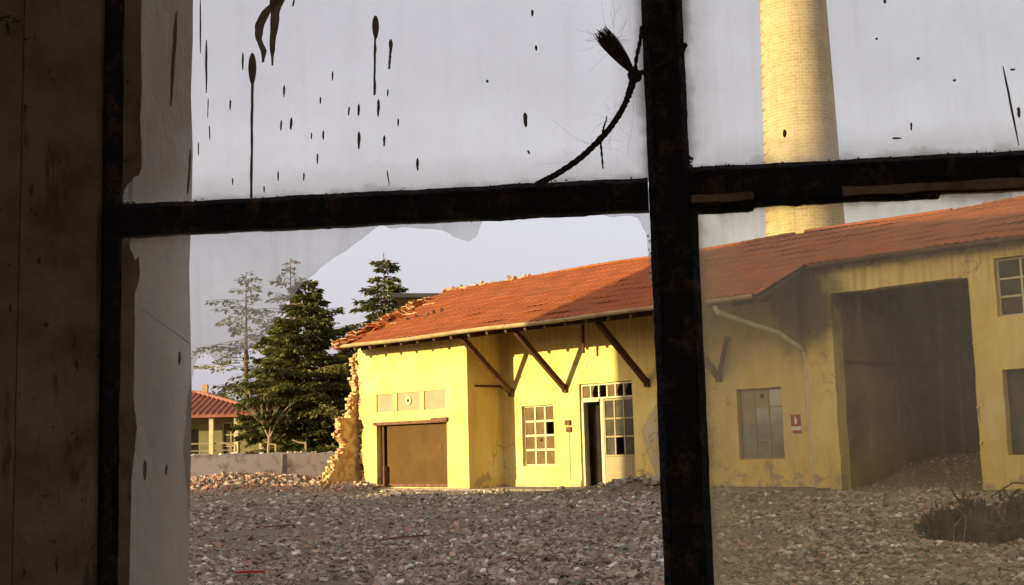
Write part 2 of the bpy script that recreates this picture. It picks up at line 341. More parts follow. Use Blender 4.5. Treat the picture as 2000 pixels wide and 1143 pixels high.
# ------------------------------------------------------------------ mesh helpers
class MB:
    def __init__(s): s.v = []; s.f = []; s.smooth = False; s.tint = None
    def add(s, vs, fs):
        o = len(s.v); s.v += [tuple(p) for p in vs]; s.f += [tuple(i + o for i in f) for f in fs]; return s
    def box(s, x0, x1, y0, y1, z0, z1, rot=None, c=None):
        vs = [Vector((x, y, z)) for x in (x0, x1) for y in (y0, y1) for z in (z0, z1)]
        if rot is not None:
            c = Vector(c) if c is not None else Vector(((x0 + x1) / 2, (y0 + y1) / 2, (z0 + z1) / 2))
            vs = [rot @ (p - c) + c for p in vs]
        return s.add(vs, [(0, 1, 3, 2), (4, 6, 7, 5), (0, 4, 5, 1), (2, 3, 7, 6), (0, 2, 6, 4), (1, 5, 7, 3)])
    def bar(s, a, b, w, h, up=(0, 0, 1)):
        a = Vector(a); b = Vector(b); d = (b - a).normalized(); x = d.cross(Vector(up))
        if x.length < 1e-3: x = d.cross(Vector((1, 0, 0)))
        x.normalize(); y = x.cross(d)
        vs = [p + x * sx * w / 2 + y * sy * h / 2 for p in (a, b) for sx, sy in ((-1, -1), (1, -1), (1, 1), (-1, 1))]
        return s.add(vs, [(0, 3, 2, 1), (4, 5, 6, 7), (0, 1, 5, 4), (1, 2, 6, 5), (2, 3, 7, 6), (3, 0, 4, 7)])
    def tube(s, pts, rad, n=8, caps=True):
        pts = [Vector(p) for p in pts]
        if not isinstance(rad, (list, tuple)): rad = [rad] * len(pts)
        o = len(s.v); ref = Vector((0.13, 0.31, 0.94)).normalized()
        for i, p in enumerate(pts):
            d = (pts[min(i + 1, len(pts) - 1)] - pts[max(i - 1, 0)]).normalized()
            x = d.cross(ref)
            if x.length < 1e-2: x = d.cross(Vector((1, 0, 0)))
            x.normalize(); y = d.cross(x)
            for k in range(n):
                a = 2 * math.pi * k / n; s.v.append(tuple(p + (x * math.cos(a) + y * math.sin(a)) * rad[i]))
        for i in range(len(pts) - 1):
            for k in range(n):
                k2 = (k + 1) % n; s.f.append((o + i * n + k, o + i * n + k2, o + (i + 1) * n + k2, o + (i + 1) * n + k))
        if caps:
            s.f.append(tuple(o + k for k in range(n))[::-1]); s.f.append(tuple(o + (len(pts) - 1) * n + k for k in range(n)))
        return s
    def prism(s, poly, axis, a, b):
        """polygon in the plane across 'axis' ('x','y','z'), extruded from a to b"""
        def P(p, q):
            return {'x': (q, p[0], p[1]), 'y': (p[0], q, p[1]), 'z': (p[0], p[1], q)}[axis]
        n = len(poly)
        return s.add([P(p, a) for p in poly] + [P(p, b) for p in poly],
                     [tuple(range(n)), tuple(range(n, 2 * n))[::-1]] + [(i, (i + 1) % n, n + (i + 1) % n, n + i) for i in range(n)])
    def chunk(s, c, r, rng, sq=(1, 1, 1)):
        c = Vector(c); rot = Matrix.Rotation(rng.uniform(0, 6.28), 3, Vector((rng.gauss(0, 1), rng.gauss(0, 1), rng.gauss(0, 1))).normalized())
        vs = []
        for x in (-1, 1):
            for y in (-1, 1):
                for z in (-1, 1):
                    p = Vector((x * sq[0], y * sq[1], z * sq[2])) * r * rng.uniform(0.6, 1.05); vs.append(c + rot @ p)
        return s.add(vs, [(0, 1, 3, 2), (4, 6, 7, 5), (0, 4, 5, 1), (2, 3, 7, 6), (0, 2, 6, 4), (1, 5, 7, 3)])
    def build(s, name, m, parent=None, smooth=False, tint=None, fix=True):
        me = bpy.data.meshes.new(name); me.from_pydata(s.v, [], s.f); me.validate(); me.update()
        if fix:
            import bmesh
            bm = bmesh.new(); bm.from_mesh(me)
            bmesh.ops.recalc_face_normals(bm, faces=bm.faces)
            bm.to_mesh(me); bm.free()
        if tint is not None:
            at = me.attributes.new('tint', 'FLOAT', 'FACE'); at.data.foreach_set('value', np.array(tint, dtype=np.float32))
        if smooth: me.polygons.foreach_set('use_smooth', [True] * len(me.polygons))
        me.materials.append(M[m] if isinstance(m, str) else m)
        o = bpy.data.objects.new(name, me); COL.objects.link(o)
        if parent is not None: o.parent = parent
        return o

def tag(o, label=None, cat=None, group=None, kind=None):
    if label: o['label'] = label
    if cat: o['category'] = cat
    if group: o['group'] = group
    if kind: o['kind'] = kind
    return o
def empty(name, loc=(0, 0, 0), rz=0.0):
    o = bpy.data.objects.new(name, None); COL.objects.link(o); o.location = loc; o.rotation_euler = (0, 0, rz); o.empty_display_size = 0.3
    return o
def hnoise(x, y, s=0.0):
    return (math.sin(x * 1.7 + s) * math.cos(y * 1.3 - s) + 0.5 * math.sin(x * 3.9 + 1.3 * y + s) + 0.35 * math.cos(y * 5.1 - 2.2 * x + s)) / 1.85

def wall(mb, a0, a1, z0, z1, y0, y1, holes=(), step=0.35, jit=0.0, seed=0, swap=False):
    """solid wall in the x-z plane (or y-z with swap) with rectangular openings, its faces cut to a grid"""
    rng = random.Random(seed)
    def lines(lo, hi, extra):
        L = sorted(set([round(lo, 4), round(hi, 4)] + [round(e, 4) for e in extra if lo < e < hi])); out = [L[0]]
        for b in L[1:]:
            a = out[-1]; n = max(1, int((b - a) / step))
            out += [a + (b - a) * i / n for i in range(1, n)] + [b]
        return out
    X = lines(a0, a1, [h[0] for h in holes] + [h[1] for h in holes]); Z = lines(z0, z1, [h[2] for h in holes] + [h[3] for h in holes])
    def solid(i, j):
        if i < 0 or j < 0 or i >= len(X) - 1 or j >= len(Z) - 1: return False
        cx = (X[i] + X[i + 1]) / 2; cz = (Z[j] + Z[j + 1]) / 2
        return not any(h[0] < cx < h[1] and h[2] < cz < h[3] for h in holes)
    J = {}
    vid = {}
    def vert(i, j, k):
        key = (i, j, k)
        if key not in vid:
            if (i, j) not in J:
                e = jit if (0 < i < len(X) - 1 and 0 < j < len(Z) - 1) else 0
                J[(i, j)] = (rng.uniform(-e, e), rng.uniform(-e, e))
            dx, dz = J[(i, j)]; y = y1 if k else y0
            p = (X[i] + dx, y, Z[j] + dz)
            if swap: p = (p[1], p[0], p[2])
            vid[key] = len(mb.v); mb.v.append(p)
        return vid[key]
    for i in range(len(X) - 1):
        for j in range(len(Z) - 1):
            if not solid(i, j): continue
            for k in (0, 1): mb.f.append((vert(i, j, k), vert(i + 1, j, k), vert(i + 1, j + 1, k), vert(i, j + 1, k)))
            if not solid(i - 1, j): mb.f.append((vert(i, j, 0), vert(i, j + 1, 0), vert(i, j + 1, 1), vert(i, j, 1)))
            if not solid(i + 1, j): mb.f.append((vert(i + 1, j, 0), vert(i + 1, j, 1), vert(i + 1, j + 1, 1), vert(i + 1, j + 1, 0)))
            if not solid(i, j - 1): mb.f.append((vert(i, j, 0), vert(i, j, 1), vert(i + 1, j, 1), vert(i + 1, j, 0)))
            if not solid(i, j + 1): mb.f.append((vert(i, j + 1, 0), vert(i + 1, j + 1, 0), vert(i + 1, j + 1, 1), vert(i, j + 1, 1)))
    return mb

# ------------------------------------------------------------------ ground
P0 = Vector((-1.1532, 31.2034, 0.0))
s2 = math.sqrt(0.5)
def Bw(u, v, z=0.0): return Vector((P0.x + s2 * u + s2 * v, P0.y - s2 * u + s2 * v, z))
def toB(x, y):
    dx = x - P0.x; dy = y - P0.y; return (dx - dy) * s2, (dx + dy) * s2
def sst(a, b, x):
    t = min(1, max(0, (x - a) / (b - a))); return t * t * (3 - 2 * t)
def gh(x, y):
    h = 0.075 * hnoise(x * 0.55, y * 0.5, 1.0) + 0.04 * hnoise(x * 1.7, y * 1.5, 4.0) + 0.02 * hnoise(x * 6.1, y * 5.7, 2.0)
    u, v = toB(x, y)
    if v > -1.6 and u > -4.2:                     # flat towards the building's foot
        h *= 1 - sst(-1.6, -0.5, v)
        if v > 0.7: h = 0.0
    # heaped rubble left of the broken corner
    d = max(0, 1 - math.hypot((x + 7.5) / 5.0, (y - 36.0) / 3.4)); k = d * d * (3 - 2 * d)
    if not (u > -4.4 and v > -0.1): h += 0.42 * k + 0.05 * k * hnoise(x * 4, y * 4, 7)
    # broken heap under the middle bar by the wall
    d = max(0, 1 - math.hypot((u - 5.3) / 1.3, (v + 0.2) / 1.0)); h += 0.22 * d
    # rubble ramp inside the open bay
    if 9.75 < u < 12.4 and v > 0.9: h += 0.58 * sst(1.0, 4.6, v) + 0.03 * hnoise(x * 5, y * 5, 3) * sst(1.2, 2, v)
    if y < 2.2: h -= 0.0
    return h - 0.06 * sst(22, 9, y) * 0 
mb = MB()
xs = list(np.arange(-13, 13.01, 0.13)); ys = list(np.arange(1.56, 43, 0.13))
far = [45, 50, 60, 80, 120, 200, 400, 900]
XS = [-900, -400, -200, -100, -60, -40, -28, -20, -16] + xs + [16, 20, 28, 40, 60, 100, 200, 400, 900]
YS = [-300, -100, -40, -12, -3] + ys + far
nx = len(XS)
for y in YS:
    for x in XS:
        inside = -12.9 < x < 12.9 and 1.6 < y < 42.9
        mb.v.append((x, y, gh(x, y) if inside else 0.0))
for j in range(len(YS) - 1):
    for i in range(nx - 1): mb.f.append((j * nx + i, j * nx + i + 1, (j + 1) * nx + i + 1, (j + 1) * nx + i))
g = mb.build('ground', 'ground', smooth=True, fix=False)
# the room floor lies below the yard: drop the sheet under it
for v in g.data.vertices:
    if v.co.y < 1.5: v.co.z = -0.9 if abs(v.co.x) < 25 else v.co.z
tag(g, kind='structure')

# loose rubble: thousands of stones, nobody could count them
rng = np.random.default_rng(5)
phi = (1 + 5 ** .5) / 2
ico = np.array([(-1, phi, 0), (1, phi, 0), (-1, -phi, 0), (1, -phi, 0), (0, -1, phi), (0, 1, phi), (0, -1, -phi), (0, 1, -phi), (phi, 0, -1), (phi, 0, 1), (-phi, 0, -1), (-phi, 0, 1)]) / 1.9
icf = np.array([(0, 11, 5), (0, 5, 1), (0, 1, 7), (0, 7, 10), (0, 10, 11), (1, 5, 9), (5, 11, 4), (11, 10, 2), (10, 7, 6), (7, 1, 8), (3, 9, 4), (3, 4, 2), (3, 2, 6), (3, 6, 8), (3, 8, 9), (4, 9, 5), (2, 4, 11), (6, 2, 10), (8, 6, 7), (9, 8, 1)])
cub = np.array([(x, y, z) for x in (-1, 1) for y in (-1, 1) for z in (-1, 1)]) * 0.8
cbf = np.array([(0, 1, 3, 2), (4, 6, 7, 5), (0, 4, 5, 1), (2, 3, 7, 6), (0, 2, 6, 4), (1, 5, 7, 3)])
def rubble(name, pts, sizes, tints, m, cubes=0.35):
    V = []; F = []; T = []; off = 0
    for (x, y, z), r, t in zip(pts, sizes, tints):
        cube = rng.random() < cubes * (0.35 if r < 0.03 else 1)
        base, fc = (cub, cbf) if cube else (ico, icf)
        sc = np.array([rng.uniform(0.6, 1.5), rng.uniform(0.6, 1.2), rng.uniform(0.35, 0.85)]) * r
        p = base * (1 + rng.uniform(-0.25, 0.2, (len(base), 1))) * sc
        a, b_, c_ = rng.uniform(0, 6.28), rng.normal(0, 0.45), rng.normal(0, 0.45)
        ca, sa, cb_, sb, cc, s_ = math.cos(a), math.sin(a), math.cos(b_), math.sin(b_), math.cos(c_), math.sin(c_)
        Rm = np.array([[ca, -sa, 0], [sa, ca, 0], [0, 0, 1]]) @ np.array([[1, 0, 0], [0, cb_, -sb], [0, sb, cb_]]) @ np.array([[cc, 0, s_], [0, 1, 0], [-s_, 0, cc]])
        p = p @ Rm.T + np.array([x, y, z + r * 0.15])
        V.extend(map(tuple, p)); F.extend([tuple(int(q) + off for q in f) for f in fc]); T.extend([t] * len(fc)); off += len(base)
    b = MB(); b.v = V; b.f = F
    return b.build(name, m, tint=T, fix=False)
pts = []; sz = []; ti = []
n_try = 130000
for _ in range(n_try):
    y = 7.3 * (35 / 7.3) ** rng.random(); x = rng.uniform(-0.34, 0.46) * y
    u, v = toB(x, y)
    if v > -0.35 and u > -4.3 and not (9.8 < u < 12.3 and v < 4.8): continue
    dens = 0.72 + 0.8 * hnoise(x * 0.75, y * 0.5, 3.0)
    # smoother sandy track on the left
    tr = math.exp(-((y - 15.5 - 0.15 * x) / 3.2) ** 2) * (1 - sst(-1.5, 2.5, x)); dens *= 1 - 0.5 * tr
    if rng.random() > dens: continue
    r = rng.lognormal(-4.3, 0.62) * (0.55 + 0.030 * y)
    r *= 1 + 0.45 * max(0.0, hnoise(x * 0.9, y * 0.7, 9.0))
    if v > -1.2: r *= 0.7
    r = min(r, 0.017 + 0.0019 * y)
    pts.append((x, y, gh(x, y))); sz.append(r)
    ti.append(rng.beta(1.3, 1.6) if rng.random() > 0.05 else rng.uniform(0.95, 1.0))
st = rubble('yard_rubble', pts, sz, ti, 'stone')
tag(st, 'loose grey stones, mortar lumps and brick bits covering the yard', 'rubble', kind='stuff')
pts = []; sz = []; ti = []
for _ in range(4200):
    x = rng.uniform(-12.5, -3.9); y = rng.uniform(32.5, 37.6); u, v = toB(x, y)
    if v > -0.05 and u > -4.5: continue
    pts.append((x, y, gh(x, y) + 0.01)); sz.append(rng.uniform(0.02, 0.085)); ti.append(rng.uniform(0.80, 0.925) if rng.random() < 0.6 else rng.uniform(0.05, 0.6))
for _ in range(260):                               # spill at the foot of the broken corner
    u = rng.normal(-4.1, 0.5); v = rng.normal(-0.45, 0.22)
    if v > -0.05: continue
    p = Bw(u, v); pts.append((p.x, p.y, gh(p.x, p.y) + rng.uniform(0, 0.12))); sz.append(rng.uniform(0.04, 0.11)); ti.append(rng.uniform(0.75, 0.96))
st = rubble('brick_heap', pts, sz, ti, 'stone', cubes=0.75)
tag(st, 'heaped sunlit brick rubble beside the broken corner of the yellow building', 'rubble heap', kind='stuff')
pts = []; sz = []; ti = []
for _ in range(420):
    u = rng.normal(5.4, 0.7); v = rng.normal(0.4, 0.35)
    if v > 1.15: continue
    p = Bw(u, v); pts.append((p.x, p.y, gh(p.x, p.y) + rng.uniform(0, 0.06))); sz.append(rng.uniform(0.03, 0.10)); ti.append(rng.uniform(0.1, 0.7))
st = rubble('stone_heap', pts, sz, ti, 'stone', cubes=0.6)
tag(st, 'low grey heap of stones against the yellow wall right of the glazed door', 'rubble heap', kind='stuff')
# concrete apron along the building foot
mb = MB()
for (u0, u1, v0, v1) in ((-4.2, 0.0, -0.42, -0.003), (0.0, 9.0, -0.42, 1.197)):
    q = [Bw(u0, v0), Bw(u1, v0), Bw(u1, v1), Bw(u0, v1)]
    mb.add([(p.x, p.y, 0.035) for p in q] + [(p.x, p.y, -0.1) for p in q], [(0, 1, 2, 3), (4, 5, 6, 7), (0, 1, 5, 4), (1, 2, 6, 5), (2, 3, 7, 6), (3, 0, 4, 7)])
tag(mb.build('pavement', 'concrete'), kind='structure')

# ------------------------------------------------------------------ yellow building
BR = empty('factory_building', P0, -math.pi / 4)
tag(BR, 'long yellow plastered building with sagging red clay tile roof, its left end broken off', 'building')
E0, RZ, RV = 3.73, 5.53, 3.2           # eave height, ridge height and ridge place
SL = (RZ - E0) / (RV + 0.9)
def rz(v): return E0 + SL * (v + 0.9)

# front block with garage door and three high vents
rg = random.Random(3)
G = (-3.54, -0.78, 0.06, 1.66)
VENT = [(-3.53, -2.84, 2.0, 2.47), (-2.69, -1.78, 2.0, 2.47), (-1.62, -0.81, 2.0, 2.47)]
mb = MB(); wall(mb, -3.95, 0.0, 0.0, 3.78, 0.0, 0.28, [G] + VENT, jit=0.006, seed=1)
# ragged left margin
ed = [(-3.95, 0.0)]; z = 0.0
rag = [(-4.12, 0), (-4.2, .25), (-4.05, .45), (-4.16, .7), (-4.28, .95), (-4.12, 1.15), (-4.2, 1.4), (-4.06, 1.62), (-4.22, 1.9), (-4.3, 2.1), (-4.16, 2.35), (-4.27, 2.6), (-4.18, 2.85), (-4.32, 3.05), (-4.24, 3.3), (-4.33, 3.5), (-4.28, 3.78)]
for i in range(len(rag) - 1):
    (a, z0), (b, z1) = rag[i], rag[i + 1]
    mb.prism([(-3.95, z0), (-3.95, z1), (b, z1), (a, z0)], 'y', 0.0, 0.28)
mb.build('front_wall', 'plaster', BR)
mb = MB(); wall(mb, 0.28, 1.2, 0.0, 3.95, -0.28, 0.0, jit=0.0, seed=2, swap=True); mb.build('return_wall', 'plaster', BR)
# broken cross wall stub running out towards the yard
prof = [(0.28, 0), (0.28, 3.75), (0.02, 3.6), (-0.05, 3.35), (0.06, 3.15), (-0.08, 2.8), (-0.02, 2.6), (-0.2, 2.35), (-0.12, 2.15), (-0.3, 2.0), (-0.25, 1.9), (-0.58, 1.86), (-0.62, 1.7), (-0.55, 1.55), (-0.66, 1.4), (-0.45, 1.2), (-0.5, 1.02), (-0.6, 0.9), (-0.74, 0.74), (-0.82, 0.55), (-0.98, 0.38), (-1.05, 0.2), (-1.18, 0)]
mb = MB(); n = len(prof)
mb.prism([(a + 0.05 if 0 < k < n - 1 else a, b) for k, (a, b) in enumerate(prof)], 'x', -4.60, -4.36)
cw = mb.build('broken_cross_wall', 'masonry', BR)
edge = sorted([(b, a) for a, b in prof[1:]])
def edge_v(z):
    for k in range(len(edge) - 1):
        if edge[k][0] <= z <= edge[k + 1][0]:
            f = (z - edge[k][0]) / max(1e-6, edge[k + 1][0] - edge[k][0]); return edge[k][1] + (edge[k + 1][1] - edge[k][1]) * f
    return edge[-1][1]
reds = MB(); pale = MB(); z = 0.03
while z < 3.55:                          # snapped courses: brick ends and mortar lumps sticking out unevenly
    v0 = edge_v(z)
    for xx in (-4.62, -4.49):
        if rg.random() < 0.4: continue
        off = rg.uniform(-0.09, 0.07); Lb = rg.uniform(0.12, 0.26)
        rot = Matrix.Rotation(rg.uniform(-.12, .12), 3, 'Z') @ Matrix.Rotation(rg.uniform(-.1, .1), 3, 'X')
        (reds if rg.random() < 0.45 else pale).box(xx + rg.uniform(-.015, .01), xx + 0.125, v0 + off, v0 + off + Lb, z, z + 0.062, rot)
    for k in range(3): pale.chunk((rg.uniform(-4.62, -4.34), v0 + rg.uniform(-.02, .12), z + rg.uniform(0.03, 0.1)), rg.uniform(.015, .04), rg, (1.3, 1, .6))
    z += 0.078
z = 0.05
while z < 3.7:                           # and the torn margin of the front wall
    for y in (0.0, 0.13):
        if rg.random() < 0.45: continue
        Lb = rg.uniform(0.10, 0.26); x = -4.20 - 0.03 * z / 3.7 + rg.uniform(-0.07, 0.06)
        (reds if rg.random() < 0.5 else pale).box(x - Lb * .5, x + Lb * .5, y + rg.uniform(-.012, .02), y + 0.12, z, z + 0.062, Matrix.Rotation(rg.uniform(-.1, .1), 3, 'Y'))
    z += 0.078
o = pale.build('torn_plaster', 'masonry', cw); reds.build('snapped_bricks', 'brickchunk', cw)

# recessed wall and open bay wall
W1 = (0.655, 1.74, 0.53, 2.0); DR_ = (2.58, 4.22, 0.04, 2.43); W3 = (7.07, 8.18, 0.60, 2.07)
BAY = (9.63, 12.48, -0.2, 3.83); UW = (12.97, 14.25, 3.05, 4.10); LW = (12.98, 14.25, 0.6, 2.11)
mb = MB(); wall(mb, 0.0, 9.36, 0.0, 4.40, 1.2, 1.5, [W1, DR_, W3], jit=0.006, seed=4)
mb.build('recessed_wall', 'plaster_dark_patch', BR)
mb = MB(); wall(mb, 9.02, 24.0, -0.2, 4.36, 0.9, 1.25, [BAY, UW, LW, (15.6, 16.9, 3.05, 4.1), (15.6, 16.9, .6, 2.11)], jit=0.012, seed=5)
# worn jamb of the bay
for i in range(26):
    z = 0.2 + 3.3 * i / 26; mb.chunk((12.49 + rg.uniform(-0.01, 0.03), rg.uniform(0.9, 1.2), z), rg.uniform(0.02, 0.05), rg, (0.6, 1, 1.2))
mb.build('bay_wall', 'plaster_dark_patch', BR)
# cut-back return, floor and inner walls
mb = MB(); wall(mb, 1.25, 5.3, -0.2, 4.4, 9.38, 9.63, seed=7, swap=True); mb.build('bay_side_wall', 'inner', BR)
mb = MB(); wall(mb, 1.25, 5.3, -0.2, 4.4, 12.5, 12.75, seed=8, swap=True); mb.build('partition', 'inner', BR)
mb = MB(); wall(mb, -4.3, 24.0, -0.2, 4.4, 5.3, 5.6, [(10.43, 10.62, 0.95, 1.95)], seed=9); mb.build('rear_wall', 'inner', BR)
mb = MB(); wall(mb, 0.28, 5.3, 0, 3.9, -4.34, -4.1, seed=10, swap=True); mb.build('end_wall', 'masonry', BR)
mb = MB(); wall(mb, 0.9, 5.3, 0, 4.2, 23.76, 24.0, seed=10, swap=True); mb.build('end_wall', 'plaster', BR)
mb = MB(); mb.box(-4.1, 9.38, 0.3, 5.3, -0.05, 0.03); mb.build('floor_slab', 'concrete', BR)
mb = MB(); mb.box(12.75, 23.7, 1.25, 5.3, -0.05, 0.03); mb.build('floor_slab', 'concrete', BR)
mb = MB()                                 # roller shutter at the back of the bay
for k in range(26):
    z = 0.62 + k * 0.085; mb.prism([(5.22, z), (5.26, z + 0.085), (5.28, z + 0.085), (5.28, z)], 'x', 9.66, 10.40)
mb.box(9.66, 10.42, 5.15, 5.28, 2.84, 3.02); mb.build('roller_shutter', M['dark'], BR)
# tie beam seen inside the bay
mb = MB(); mb.box(9.65, 12.49, 4.0, 4.12, 3.3, 3.42); mb.build('tie_beam', 'rust', BR)
for v in (1.7, 2.9):
    mb = MB(); mb.box(9.65, 12.49, v, v + .1, 3.95, 4.08); mb.build('tie_beam', 'rust', BR)
mb = MB(); mb.box(9.632, 9.66, 1.3, 5.2, 2.45, 2.52); mb.build('wall_rail', 'rust', BR)
mb = MB(); mb.tube([(9.70, 3.2, .3), (9.70, 3.2, 3.9)], .04, 8); mb.build('conduit', 'rust', BR)
mb = MB(); mb.box(10.1, 10.18, 5.1, 5.28, 0.4, 3.8); mb.build('back_post', 'rust', BR)

# garage shutter
sh = MB(); wall(sh, -3.3, -0.80, 0.14, 1.64, 0.16, 0.19, step=0.6, seed=3)
o = sh.build('garage_shutter', 'shutter', BR)
mb = MB(); mb.box(-0.96, -0.90, 0.14, 0.16, 0.72, 0.80); mb.build('handle', 'rust', o); mb = MB(); mb.box(-1.22, -1.17, 0.145, 0.159, 1.0, 1.1); mb.build('lock', 'rust', o)
mb = MB(); mb.box(-3.54, -3.42, 0.15, 0.2, 0.06, 1.66); mb.build('shutter_guide', 'shutter', BR)
mb = MB(); mb.box(-3.32, -3.27, 0.02, 0.14, 0.06, 0.6); mb.box(-0.84, -0.79, 0.10, 0.15, 0.06, 1.64); mb.box(-3.3, -0.8, 0.13, 0.2, 0.06, 0.14); mb.build('shutter_guide', 'rust', BR)
mb = MB(); mb.box(-3.62, -0.74, -0.05, 0.04, 1.665, 1.74); mb.box(-1.3, -0.72, -0.07, 0.0, 1.69, 1.78); mb.build('lintel', 'rust', BR)
for k, (a, b, c, d) in enumerate(VENT):
    mb = MB(); mb.box(a, b, 0.03, 0.06, c, d); o = mb.build('vent_panel', 'pane_pale', BR)
    if k == 1:
        mb = MB(); mb.tube([(-2.24, 0.0, 2.26), (-2.24, 0.029, 2.26)], 0.11, 14); mb.build('fan_ring', 'white', o)
        mb = MB(); mb.tube([(-2.24, -0.02, 2.26), (-2.24, -0.002, 2.26)], 0.04, 10); mb.build('fan_hub', 'dark', o)

def window(a, b, c, d, y, nx, ny, pm, fm='white', missing=(), bar=0.03, fr=0.04, alt=None, name='window', parent=None):
    mb = MB()
    mb.box(a + .002, a + fr, y, y + 0.05, c + .002, d - .002); mb.box(b - fr, b - .002, y, y + 0.05, c + .002, d - .002)
    mb.box(a + fr, b - fr, y + .001, y + 0.05, c + .002, c + fr); mb.box(a + fr, b - fr, y + .001, y + 0.05, d - fr, d - .002)
    w = (b - a - 2 * fr); h = (d - c - 2 * fr)
    for i in range(1, nx):
        x = a + fr + w * i / nx; mb.box(x - bar / 2, x + bar / 2, y + 0.005, y + 0.045, c + fr, d - fr)
    for j in range(1, ny):
        z = c + fr + h * j / ny; mb.box(a + fr, b - fr, y + 0.009, y + 0.041, z - bar / 2, z + bar / 2)
    o = mb.build(name, fm, parent or BR)
    for which, m_ in ((0, pm), (1, alt)):
        pb = MB()
        for i in range(nx):
            for j in range(ny):
                st_ = dict(missing).get((i, j))
                if st_ == 'out': continue
                if (st_ == 'alt') != (which == 1): continue
                x0 = a + fr + w * i / nx; x1 = a + fr + w * (i + 1) / nx; z0 = c + fr + h * j / ny; z1 = c + fr + h * (j + 1) / ny
                t = rg.uniform(-0.004, 0.004)
                if st_ == 'half':
                    pb.prism([(x0, z0), (x0 + w / nx * .3, z0), (x0 + w / nx * .15, z0 + h / ny * .4), (x0 + w / nx * .5, z1), (x0, z1)], 'y', y + 0.02, y + 0.026)
                else:
                    pb.add([(x0, y + 0.02 + t, z0), (x1, y + 0.02 - t, z0), (x1, y + 0.022 - t, z1), (x0, y + 0.022 + t, z1), (x0, y + 0.026 + t, z0), (x1, y + 0.026 - t, z0), (x1, y + 0.028 - t, z1), (x0, y + 0.028 + t, z1)],
                           [(0, 1, 2, 3), (7, 6, 5, 4), (0, 4, 5, 1), (1, 5, 6, 2), (2, 6, 7, 3), (3, 7, 4, 0)])
        if pb.f and m_: pb.build('pane', m_, o)
    return o
window(*W1, 1.28, 3, 4, 'pane_dusty', missing=[((2, 2), 'out')], bar=0.05)
# one drilled pane: dark round hole plate
mb = MB(); mb.tube([(1.20, 1.27, 1.16), (1.20, 1.295, 1.16)], 0.045, 10); mb.build('pane_hole', 'dark', BR)
# door bay: transom lights, half-open leaf, glazed leaf
window(2.60, 4.20, 2.06, 2.42, 1.26, 6, 1, 'pane_dusty', missing=[((1, 0), 'half'), ((2, 0), 'out'), ((4, 0), 'half'), ((5, 0), 'half')], bar=0.035, name='transom_window')
mb = MB(); mb.box(2.59, 2.66, 1.25, 1.33, 0.05, 2.055); mb.box(3.17, 3.26, 1.27, 1.33, 0.05, 2.055); mb.box(2.66, 3.17, 1.22, 1.32, 2.0, 2.056); mb.build('door_frame', 'white', BR)
mb = MB()                                  # dark leaf standing ajar inside
q = [(2.70, 1.56), (2.75, 1.54), (3.03, 1.92), (2.98, 1.95)]
mb.prism(q, 'z', 0.06, 1.97); o = mb.build('door', 'dark', BR)
mb = MB(); mb.box(2.95, 2.99, 1.76, 1.82, 1.0, 1.12); mb.build('handle', 'rust', o)
o = window(3.27, 4.20, 0.72, 2.05, 1.27, 3, 3, 'pane_dark', fm='cream', missing=[((1, 0), 'out')], bar=0.035, name='glazed_door')
mb = MB(); mb.box(3.27, 4.20, 1.275, 1.315, 0.05, 0.715); mb.box(3.39, 4.08, 1.268, 1.28, 0.14, 0.62); mb.build('door_panel', 'cream', o)
window(*W3, 1.28, 3, 4, 'pane_grey', fm='cream', missing=[((0, 3), 'alt'), ((1, 3), 'alt'), ((0, 2), 'alt'), ((2, 3), 'x')], bar=0.025, alt='pane_pale')  # paler upper panes: sky reflection put into the pane colour
mb = MB(); mb.tube([(7.64, 1.27, 1.91), (7.64, 1.295, 1.91)], 0.04, 10); mb.build('pane_hole', 'dark', BR)
window(*UW, 1.0, 3, 3, 'pane_dark', fm='white', bar=0.035)
window(*LW, 1.08, 2, 2, 'pane_dark', fm='dark', bar=0.03)
window(15.6, 16.9, 3.05, 4.1, 1.0, 3, 3, 'pane_dark', bar=0.035); window(15.6, 16.9, .6, 2.11, 1.08, 2, 2, 'pane_dark', fm='dark')

# junction boxes beside the door
JB = empty('junction_box', Bw(2.23, 1.2, 1.45), -math.pi / 4); tag(JB, 'pair of small dark switch boxes on the sunlit wall left of the open door', 'switch box')
mb = MB(); mb.box(-0.09, 0.07, -0.06, -0.003, 0.03, 0.15); mb.box(-0.07, 0.09, -0.05, -0.003, -0.13, -0.01); mb.build('case', 'rust', JB)
mb = MB(); mb.tube([(0.0, -0.015, -0.12), (0.0, -0.015, -0.6), (0.01, -0.015, -1.3)], 0.009, 6); mb.build('cable', 'white', JB)

# fire extinguisher sign
FS = empty('fire_extinguisher_sign', Bw(8.49, 1.2, 1.3), -math.pi / 4); tag(FS, 'small red fire extinguisher sign with white label on the wall left of the drainpipe', 'sign')
mb = MB(); mb.box(-0.11, 0.11, -0.012, -0.003, -0.04, 0.19); mb.build('sign_plate', 'red', FS)
mb = MB(); mb.prism([(-0.025, 0.0), (0.03, 0.0), (0.03, 0.10), (0.012, 0.13), (0.012, 0.15), (-0.03, 0.155), (-0.03, 0.14), (-0.008, 0.135), (-0.025, 0.10)], 'y', -0.016, -0.0125); mb.build('symbol', 'signwhite', FS)
mb = MB(); mb.box(-0.10, 0.11, -0.013, -0.004, -0.12, -0.055); mb.build('label_strip', 'signwhite', FS)
mb = MB(); mb.box(-0.08, 0.12, -0.011, -0.003, -0.19, -0.135); mb.build('label_strip', 'red', FS)

